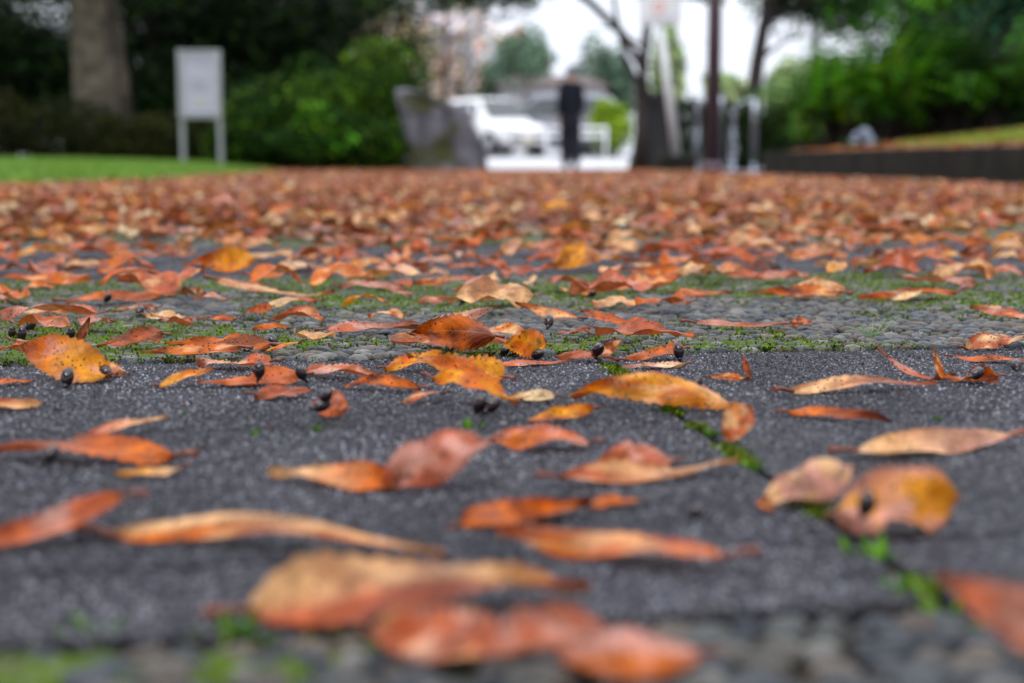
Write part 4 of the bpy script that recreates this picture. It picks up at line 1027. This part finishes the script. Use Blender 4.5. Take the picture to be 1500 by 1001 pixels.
# ------------------------------------------------------------------ boulders at the gateway
def boulder(px_pts, d, depth, label, mat, seed):
    """px_pts: outline in the photo, bottom first; rounded stone with real depth"""
    pts = [Vector((X(x, d), d, max(-.03, Zt(y, d)) if y < 236 else -.03)) for x, y in px_pts]
    c = sum(pts, Vector()) / len(pts)
    t = MB(); rings = []
    for f, s in ((-.5, .95), (-.4, .985), (-.15, 1.0), (.15, 1.0), (.4, .95), (.5, .82)):
        r = []
        for i, p in enumerate(pts):
            nxt = pts[(i + 1) % len(pts)]
            for g in (0, .25, .5, .75):
                q = p.lerp(nxt, g)
                v = Vector((c.x + (q.x - c.x) * s, d + depth * (f + .5) , c.z + (q.z - c.z) * (s if q.z > c.z else 1)))
                v += Vector((noise.noise(v * 2.4 + Vector((seed, 0, 0))) * .06, noise.noise(v * 2.2 + Vector((0, seed, 0))) * .12, (noise.noise(v * 3) * .05) if q.z > .1 else 0))
                r.append(v)
        rings.append(r)
    t.loft(rings, smooth=True); o = t.build('boulder', mat); tag(o, label, 'boulder', 'boulders flanking the gateway')
    return o
def rock_mat(name, c, mossc, amt):
    m, n, l, p = newmat(name)
    t = texn(n, l, 'Noise', 2.2, 'Object', 8); mp_ = n.new('ShaderNodeMapping'); mp_.inputs['Scale'].default_value = (6, 6, .8)
    tcn = n.new('ShaderNodeTexCoord'); l.new(tcn.outputs['Object'], mp_.inputs['Vector']); st = n.new('ShaderNodeTexNoise'); st.inputs['Scale'].default_value = 2; st.inputs['Detail'].default_value = 6; l.new(mp_.outputs[0], st.inputs['Vector'])
    r = ramp(n, [(.3, tuple(x * .35 for x in c)), (.7, tuple(x * 1.6 for x in c))]); l.new(st.outputs['Fac'], r.inputs[0])
    rm = ramp(n, [(.5 - amt, (0, 0, 0)), (.6 - amt, (1, 1, 1))]); l.new(t.outputs['Fac'], rm.inputs[0])
    cc = mixc(n, l, rm.outputs[0], r.outputs[0], mossc); l.new(cc, p.inputs['Base Color']); p.inputs['Roughness'].default_value = .75
    bump(n, l, st.outputs['Fac'], .8, .04, p); return m
boulder([(600, 244), (588, 180), (582, 136), (600, 130), (640, 142), (690, 166), (704, 205), (714, 244)], 17.8, .8, 'large grey-purple streaked boulder with mossy flank beside the bushes', rock_mat('streaked_rock', (.11, .105, .125), (.035, .04, .005), .0), 1)
boulder([(920, 246), (936, 190), (948, 142), (970, 134), (990, 150), (994, 200), (998, 246)], 18.9, .7, 'dark boulder under the two-stemmed tree by the sign', rock_mat('dark_rock', (.02, .019, .021), (.015, .018, .005), -.03), 2)

# ------------------------------------------------------------------ notice board
steel = simple('galvanised_steel', (.42, .44, .45), .4, .6, .15, 20)
paint_w = simple('white_paint', (.78, .79, .82), .45, 0, .04, 6)
d = 17.0; nbd = empty('notice_board', (X(300, d), d, -.02)); tag(nbd, 'white notice board on two grey posts at the lawn edge', 'sign')
z1, zm = Zt(78, d) + .02, Zt(173, d) + .02; hw = 31 / FPX * d
for s in (-1, 1): MB().box((s * (hw - .03), 0, z1 / 2), (.05, .05, z1), bev=.006).build('post', steel, nbd)
MB().box((0, -.032, (z1 + zm) / 2), (2 * hw - .12, .012, z1 - zm - .06)).build('panel', simple('grey_white_panel', (.40, .41, .49), .4, 0, .06, 6), nbd)
fr = MB()
for zz in (z1 - .015, zm): fr.box((0, -.03, zz), (2 * hw, .05, .03), bev=.004)
for s in (-1, 1): fr.box((s * (hw - .03), -.033, (z1 + zm) / 2), (.055, .05, z1 - zm - .03), bev=.004)
fr.build('frame', steel, nbd)
gpm = simple('grey_print', (.35, .36, .40), .6)
for k in range(3): MB().box((0, -.041, z1 - .085 - k * .03), (2 * hw - .2, .004, .008)).build('printed_line', gpm, nbd)
for k in range(5): MB().box((-.02 * (k % 3), -.041, zm + .42 - k * .03), (2 * hw - .26 - .04 * (k % 3), .004, .006)).build('printed_line', gpm, nbd)
MB().box((.0, -.041, zm + .17), (.16, .005, .09)).build('printed_picture', simple('printed_photo', (.38, .40, .38), .6, 0, .3, 20), nbd)

# ------------------------------------------------------------------ sign on tilted white pole, lamp post, hoops
d = 16.5; p0, p1 = far(992, 218, d), far(966, 30, d)
sp = empty('sign_post', (p0.x, d, 0)); tag(sp, 'white sign on a slightly tilted white pole by dark boulder', 'sign')
L0 = Vector((0, 0, 0.16)); L1 = Vector((p1.x - p0.x, 0, p1.z)); ex = L1 + (L1 - L0) * .22
MB().tube([L0, ex], [.048, .044], 14).build('pole', paint_w, sp)
MB().box((0, 0, .09), (.42, .36, .22), bev=.03).build('plinth', M['kerb'], sp)
w_ = 62 / FPX * d; zt = L1.z - .06
MB().box((L1.x - .0, -.06, zt + .31), (w_, .012, .62), bev=.004).build('sign_plate', paint_w, sp)
red = simple('faded_red_print', (.75, .22, .14), .5)
g = MB(); 
for k in range(14):
    a = k / 14 * 2 * math.pi; a2 = (k + 1) / 14 * 2 * math.pi
    for (aa, bb) in ((a, a2),):
        g.poly([(L1.x - .02 + math.cos(aa) * .07, -.068, zt + .20 + math.sin(aa) * .07), (L1.x - .02 + math.cos(bb) * .07, -.068, zt + .20 + math.sin(bb) * .07), (L1.x - .02 + math.cos(bb) * .045, -.068, zt + .20 + math.sin(bb) * .045), (L1.x - .02 + math.cos(aa) * .045, -.068, zt + .20 + math.sin(aa) * .045)])
g.build('red_symbol', red, sp)
ppm = simple('pale_print', (.5, .5, .52), .6)
for k in range(3): MB().box((L1.x, -.068, zt + .09 - k * .025), (w_ * .7, .002, .009)).build('printed_line', ppm, sp)
d = 15.8; lp = empty('lamp_post', (X(1041, d), d, 0)); tag(lp, 'dark purplish brown post standing in front of the hoops', 'post')
pp = simple('purple_brown_paint', (.085, .05, .065), .5, 0, .15, 10)
MB().tube([(0, 0, -.02), (0, 0, 4.2)], [.085, .07], 18).build('post', pp, lp)
MB().tube([(0, 0, -.02), (0, 0, .12)], [.13, .12], 18).build('base_collar', pp, lp)
MB().tube([(0, 0, 4.2), (0, 0, 4.3), (0, 0, 4.6), (0, 0, 4.68)], [.06, .17, .17, .05], 18).build('lantern', simple('opal_glass', (.8, .8, .78), .3), lp)
bs = simple('brushed_steel', (.52, .54, .60), .25, 1.0, .08, 30)
def hoop(pa, da, za, pb, db, zb, label):
    a, b = Vector((X(pa, da), da, 0)), Vector((X(pb, db), db, 0)); t = empty('hoop_barrier', tuple(a)); tag(t, label, 'barrier', 'metal hoop barriers at the path end')
    e = b - a; h = za; pts = [Vector((0, 0, -.05))]; r = .14; dn = e.normalized(); Ln = e.length
    for k in range(0, 7): 
        q = k / 6 * math.pi / 2; pts.append(dn * (r - r * math.cos(q)) + Vector((0, 0, h - r + r * math.sin(q))))
    for k in range(0, 7):
        q = k / 6 * math.pi / 2; pts.append(dn * (Ln - r + r * math.sin(q)) + Vector((0, 0, h - r + r * math.cos(q))))
    pts.append(e + Vector((0, 0, -.05)))
    MB().tube(pts, .036, 14).build('hoop', bs, t)
    for p in (Vector((0, 0, 0)), e): MB().tube([p + Vector((0, 0, -.01)), p + Vector((0, 0, .015))], [.09, .085], 14).build('foot_plate', bs, t)
hoop(1018, 19.5, .90, 1052, 17.0, .9, 'metal hoop barrier partly behind the dark post')
hoop(1070, 19.8, .86, 1101, 17.4, .86, 'metal hoop barrier standing free beside the dark post')
# small pale topped bollard light before the dark bush
d = 16.0; bl = empty('bollard', (X(1222, d), d, .0)); tag(bl, 'thin dark post with slanted pale top before the dark bush', 'post')
MB().box((0, 0, .38), (.05, .05, .80), bev=.006).build('post', pp, bl)
MB().box((-.02, 0, .90), (.07, .03, .26), Matrix.Rotation(R(14), 3, 'Y'), bev=.004).build('plate', simple('pale_blue_grey', (.5, .5, .62), .4), bl)
# pale flower clump on the bed
d = 12.0; fl = empty('flower_clump', (X(1262, d), d, .22)); tag(fl, 'small clump of pale bluish white flowers on the bed', 'flowers')
FM = simple('pale_blue_petals', (.50, .58, .72), .5)
for i in range(9):
    q = MB(); c = Vector((rnd.gauss(0, .06), rnd.gauss(0, .05), rnd.uniform(.06, .15)))
    for k in range(14):
        a, b_ = rnd.uniform(0, 6.283), rnd.uniform(-.2, 1.5); dd = Vector((math.cos(a) * math.cos(b_), math.sin(a) * math.cos(b_), math.sin(b_))) * .035; s = dd.orthogonal() * .4
        q.poly([c + dd - s, c + dd * 1.25 + dd.cross(s).normalized() * .012, c + dd + s, c + dd - dd.cross(s).normalized() * .012])
    q.build('flower_head', FM, fl)
q = MB()
for i in range(8): q.tube([(rnd.gauss(0, .03), 0, 0), (rnd.gauss(0, .1), 0, .08)], [.006, .004], 4)
q.build('stems', simple('green_stem', (.08, .2, .03)), fl)

# ------------------------------------------------------------------ cars
glass = simple('car_glass', (.03, .035, .04), .08, 0, .1, 3, .5)
tyre = simple('tyre_rubber', (.02, .02, .022), .8); rim = simple('alloy', (.5, .5, .52), .3, .8); lamp = simple('headlamp_glass', (.75, .78, .8), .12, 0, .05, 3, 1); dark = simple('dark_plastic', (.03, .03, .033), .5)
def car(loc, rz, paint, label, L=3.6, W=1.5, Hh=1.46, plate=True):
    t = empty('parked_car', loc, rz); tag(t, label, 'car', 'cars on the road beyond the gateway')
    # nose at +x. stations: x, z bottom, z belt, z top, half width low, half width top
    hb = .52 * Hh + .08
    st = [(-.5, .30, hb * .95, hb * 1.0, .42, .36), (-.485, .24, hb, Hh * .86, .47, .34), (-.42, .2, hb, Hh * .97, .5, .37), (-.25, .19, hb, Hh, .5, .38), (.0, .19, hb, Hh, .5, .38), (.10, .19, hb, Hh * .98, .5, .37),
          (.27, .19, hb * .98, hb * 1.04, .5, .44), (.38, .2, hb * .93, hb * .96, .49, .42), (.46, .22, hb * .80, hb * .86, .47, .40), (.5, .28, hb * .62, hb * .70, .42, .36)]
    rings = []
    for x, zb, zl, zt_, wl_, wt in st:
        w, q = wl_ * W, wt * W
        half = [(0, zb), (w * .85, zb), (w, zb + .10), (w * 1.0, (zb + zl) / 2), (w * .97, zl), (q, zt_ - .04 * (zt_ > zl)), (q * .8, zt_), (0, zt_ + .015)]
        rings.append([(x * L, yy, zz) for yy, zz in half] + [(x * L, -yy, zz) for yy, zz in half[-2:0:-1]])
    MB().loft(rings).build('body', paint, t)
    def sidept(i, side, f, o_=.006):
        x, zb, zl, zt_, wl_, wt = st[i]; a = Vector((x * L, side * W * wl_ * .97, zl)); b = Vector((x * L, side * W * wt, zt_ - .04)); p = a.lerp(b, f); return p + Vector((0, side * o_, 0))
    for side in (-1, 1):
        for (i, j, k) in ((2, 3, 4), (4, 5, 6)):
            g = MB(); g.poly([sidept(i, side, .1), sidept(j, side, .1), sidept(j, side, .88), sidept(i, side, .88)])
            if (i, j) == (2, 3): pass
            else: g.poly([sidept(5, side, .1), sidept(6, side, .35), sidept(5, side, .88)])
            g.build('side_window', glass, t)
        g = MB(); g.poly([sidept(3, side, .1), sidept(4, side, .1), sidept(4, side, .88), sidept(3, side, .88)]); g.build('side_window', glass, t)
        MB().box((.12 * L, side * (W * .5 + .06), hb + .07), (.10, .12, .10), bev=.02).build('mirror', paint, t)
        MB().box((.475 * L, side * W * .34, hb * .74), (.14, .26, .13), bev=.03).build('headlight', lamp, t)
        MB().box((-.49 * L, side * W * .38, hb * .85), (.06, .12, .22), bev=.015).build('tail_light', simple('red_lens', (.4, .02, .02), .2), t)
        for xx in (-.33, .335):
            wz = .27; y_ = side * (W * .5 - .08)
            wh = empty('wheel', (xx * L, y_, wz)); wh.parent = t
            q = MB(); q.tube([(0, -.09, 0), (0, -.08, 0), (0, .08, 0), (0, .09, 0)], [.22, .27, .27, .22], 22); q.build('tyre', tyre, wh)
            q = MB(); q.tube([(0, side * .085, 0), (0, side * .10, 0)], [.17, .15], 14); q.build('rim', rim, wh)
            q = MB(); q.tube([(xx * L, y_ - side * .02, wz), (xx * L, side * (W * .5 + .004), wz)], [.32, .32], 20); q.build('wheel_arch', dark, t)
    # windscreen and rear glass
    def face(i, j, f0, f1, w, sgn):
        a, b = st[i], st[j]
        pa = Vector((a[0] * L, 0, a[3] + .02)); pb = Vector((b[0] * L, 0, b[3] + .02)); n_ = Vector((sgn * .012, 0, .012))
        p, q = pa.lerp(pb, f0) + n_, pa.lerp(pb, f1) + n_
        return [p + Vector((0, w, 0)), q + Vector((0, w * 1.12, 0)), q - Vector((0, w * 1.12, 0)), p - Vector((0, w, 0))]
    MB().poly(face(5, 6, .1, .92, W * .34, 1)).build('windscreen', glass, t)
    MB().poly(face(1, 0, .1, .8, W * .31, -1)).build('rear_window', glass, t)
    MB().box((.5 * L, 0, .40), (.04, W * .62, .10), bev=.02).build('grille', dark, t)
    MB().box((.493 * L, 0, .30), (.08, W * .82, .10), bev=.03).build('bumper', paint, t)
    if plate: MB().box((.5 * L + .045, 0, .36), (.012, .33, .165)).build('number_plate', simple('plate_yellow_white', (.8, .72, .6), .5), t)
    return t
white = simple('white_car_paint', (.82, .82, .84), .25, 0, .02, 2, .6); black = simple('black_car_paint', (.02, .022, .03), .2, 0, .1, 2, .6)
car((X(716, 37), 37.6, .285), R(-64 + 8), white, 'small white car parked askew beyond the boulder', 3.5, 1.55, 1.46)
car((X(800, 41), 41.0, .30), R(-172), simple('grey_car_paint', (.20, .21, .25), .25, 0, .1, 2, .6), 'grey car with dark windows standing behind the person', 4.0, 1.65, 1.72)

# ------------------------------------------------------------------ guard rail, buildings
gr_ = empty('guard_rail', (X(840, 31.8), 31.8, .25)); tag(gr_, 'short white guard rail at the kerb behind the person', 'railing')
for zz in (.42, .60): MB().tube([(-1.0 + .35, 0, zz), (.75, 0, zz)], .035, 10).build('rail', paint_w, gr_)
for xx in (-.6, .05, .7): MB().tube([(xx, 0, -.03), (xx, 0, .64)], .03, 10).build('post', paint_w, gr_)
def window_grid(b, x0, x1, z0, z1, nx, nz_, y, frame, parent):
    for i in range(nx):
        for j in range(nz_):
            cx_ = x0 + (i + .5) * (x1 - x0) / nx; cz = z0 + (j + .5) * (z1 - z0) / nz_; w, h = (x1 - x0) / nx * .55, (z1 - z0) / nz_ * .5
            f = MB(); f.box((cx_, y, cz), (w + .12, .08, h + .12)); fo = f.build('window', frame, parent)
            MB().box((cx_, y - .045, cz), (w, .03, h)).build('pane', glass_b, fo)
glass_b = simple('window_glass', (.45, .48, .52), .1, 0, .2, 2)
wallw = simple('white_render', (.82, .82, .85), .7, 0, .04, 2); wallp = simple('pinkish_render', (.78, .70, .72), .7, 0, .05, 2); roofb = simple('dark_brown_roof', (.10, .07, .065), .6, 0, .3, 5); frw = simple('window_frame', (.7, .7, .7), .5)
d = 56; b1 = empty('low_building', (X(808, d), d, .25)); tag(b1, 'low white building with dark brown roof behind the cars', 'building')
W1 = 150 / FPX * d
MB().box((0, 2.5, 1.35), (W1, 5, 2.7)).build('wall', wallw, b1)
q = MB(); q.loft([[(-W1 / 2 - .3, -.5, 2.72), (-W1 / 2 - .3, 5.5, 2.72), (-W1 / 2 + .6, 2.5, 3.3)], [(W1 / 2 + .3, -.5, 2.72), (W1 / 2 + .3, 5.5, 2.72), (W1 / 2 - .6, 2.5, 3.3)]], smooth=False); q.build('roof', roofb, b1)
window_grid(None, -W1 / 2 + .3, W1 / 2 - .3, .3, 1.9, 4, 1, -.03, frw, b1)
d = 62; b2 = empty('apartment_building', (X(655, d), d, .25)); tag(b2, 'tall pinkish white building with red sign over the gap', 'building')
W2 = 92 / FPX * d
MB().box((0, 4, 5.5), (W2, 8, 11)).build('wall', wallp, b2)
window_grid(None, -W2 / 2 + .2, W2 / 2 - .2, .8, 10.4, 3, 4, -.03, frw, b2)
for k in range(3): MB().box((0, -.35, 2.9 + k * 2.45), (W2 * .94, .7, .12)).build('balcony', wallw, b2)
MB().box((0, -.78, Zt(97, d - .8) - .25), (.62, .08, .62), bev=.03).build('red_sign', simple('red_sign_face', (.72, .12, .12), .5), b2)
up = empty('utility_pole', (X(690, 50), 50, .25)); tag(up, 'thin grey utility pole beside the pinkish building', 'pole')
MB().tube([(0, 0, -.02), (0, 0, 9)], [.13, .09], 12).build('pole', simple('pole_concrete', (.35, .35, .36), .7), up)
MB().box((0, 0, 7.6), (1.4, .08, .1)).build('cross_arm', steel, up)

# ------------------------------------------------------------------ person
def skin(name, verts, edges, rad, mat, parent, sub=2, root=0):
    me = bpy.data.meshes.new(name); me.from_pydata([Vector((v[0] * .74, v[1], v[2])) for v in verts], edges, []); me.update()
    o = link(name, me, mat, parent)
    o.modifiers.new('Skin', 'SKIN'); me.skin_vertices.new() if not me.skin_vertices else None
    for i, r in enumerate(rad):
        sv = me.skin_vertices[0].data[i]; sv.radius = r if isinstance(r, tuple) else (r, r); sv.use_root = (i == root)
    s = o.modifiers.new('Subdivision', 'SUBSURF'); s.levels = sub; s.render_levels = sub
    return o
d = 23.4; pz = .003
pn = empty('person', (X(835, d), d, pz), R(188)); pn.scale = (.94, .94, .94)
tag(pn, 'person in dark coat and trousers walking on the pale pavement', 'person')
skinm = simple('skin_tone', (.45, .27, .19), .5); coat = simple('navy_coat', (.005, .006, .013), .8, 0, .3, 12); trou = simple('black_trousers', (.013, .013, .018), .85, 0, .2, 12); hair = simple('greyish_cap', (.16, .15, .18), .7, 0, .3, 30)
bv = [(0, 0, .95), (0, 0, 1.2), (0, .01, 1.42), (0, .0, 1.5), (0, -.01, 1.60), (0, -.01, 1.70),
      (.10, 0, .90), (.11, -.06, .50), (.11, .02, .09), (.12, -.13, .04), (-.10, 0, .90), (-.10, .06, .50), (-.10, .16, .11), (-.10, .03, .04),
      (.19, 0, 1.42), (.24, .05, 1.14), (.25, -.06, .90), (.25, -.10, .82), (-.19, 0, 1.42), (-.24, -.03, 1.14), (-.26, -.12, .92), (-.26, -.15, .84),
      (.245, -.12, .76), (.27, -.11, .755), (.23, -.145, .775), (-.255, -.17, .78), (-.28, -.16, .775), (-.24, -.19, .79)]
be = [(0, 1), (1, 2), (2, 3), (3, 4), (4, 5), (0, 6), (6, 7), (7, 8), (8, 9), (0, 10), (10, 11), (11, 12), (12, 13), (2, 14), (14, 15), (15, 16), (16, 17), (2, 18), (18, 19), (19, 20), (20, 21), (17, 22), (17, 23), (17, 24), (21, 25), (21, 26), (21, 27)]
br = [(.14, .10), (.14, .10), (.13, .09), .055, (.08, .09), (.075, .085), .08, .055, .04, .035, .08, .055, .04, .035, .055, .042, .03, .032, .055, .042, .03, .032, .011, .009, .009, .011, .009, .009]
skin('body', bv, be, br, skinm, pn)
cv = [(0, 0, .52), (0, 0, .95), (0, 0, 1.2), (0, .01, 1.40), (0, 0, 1.50), (.20, 0, 1.42), (.255, .05, 1.14), (.26, -.06, .92), (-.20, 0, 1.42), (-.255, -.03, 1.14), (-.27, -.12, .94)]
ce = [(0, 1), (1, 2), (2, 3), (3, 4), (3, 5), (5, 6), (6, 7), (3, 8), (8, 9), (9, 10)]
skin('coat', cv, ce, [(.17, .15), (.17, .15), (.16, .14), (.15, .125), (.085, .08), .085, .068, .055, .085, .068, .055], coat, pn)
tv = [(0, 0, .90), (.10, 0, .84), (.11, -.06, .50), (.11, .02, .05), (-.10, 0, .84), (-.10, .06, .50), (-.10, .12, .05)]
skin('trousers', tv, [(0, 1), (1, 2), (2, 3), (0, 4), (4, 5), (5, 6)], [(.17, .12), .125, .11, .085, .125, .11, .085], trou, pn)
for x_, y_ in ((.085, -.05), (-.074, .10)):
    MB().loft([[(x_ + math.cos(a) * w, y_ + dy + math.sin(a) * .02, zc + math.sin(a) * h) for a in [k / 10 * 2 * math.pi for k in range(10)]] for dy, w, h, zc in ((.12, .03, .03, .05), (.06, .048, .055, .06), (-.04, .05, .04, .045), (-.12, .042, .028, .032), (-.16, .02, .015, .028))]).build('shoe', dark, pn)
b = bmesh.new(); bmesh.ops.create_uvsphere(b, u_segments=18, v_segments=12, radius=1)
for v in b.verts:
    v.co = Vector((v.co.x * .095, v.co.y * .11 - .0, v.co.z * .115)) + Vector((0, .012, 1.665))
bmesh.ops.delete(b, geom=[v for v in b.verts if v.co.z < 1.60 or (v.co.y < -.04 and v.co.z < 1.70)], context='VERTS')
for f in b.faces: f.smooth = True
me = bpy.data.meshes.new('hair'); b.to_mesh(me); b.free(); link('hair', me, hair, pn)
q = MB()
for s in (-1, 1):
    q.tube([(s * .032, -.098, 1.655), (s * .032, -.092, 1.655)], [.009, .009], 8)
q.build('eyes', dark, pn)
q = MB(); q.loft([[(-.012, -.085, 1.66), (.012, -.085, 1.66), (0, -.09, 1.67)], [(-.017, -.088, 1.615), (.017, -.088, 1.615), (0, -.122, 1.62)]]); q.build('nose', skinm, pn)
q = MB(); q.box((0, -.088, 1.585), (.045, .012, .010)); q.build('mouth', simple('lips', (.35, .12, .1), .5), pn)
for s in (-1, 1): MB().box((s * .088, .0, 1.64), (.02, .035, .06), bev=.008).build('ear', skinm, pn)
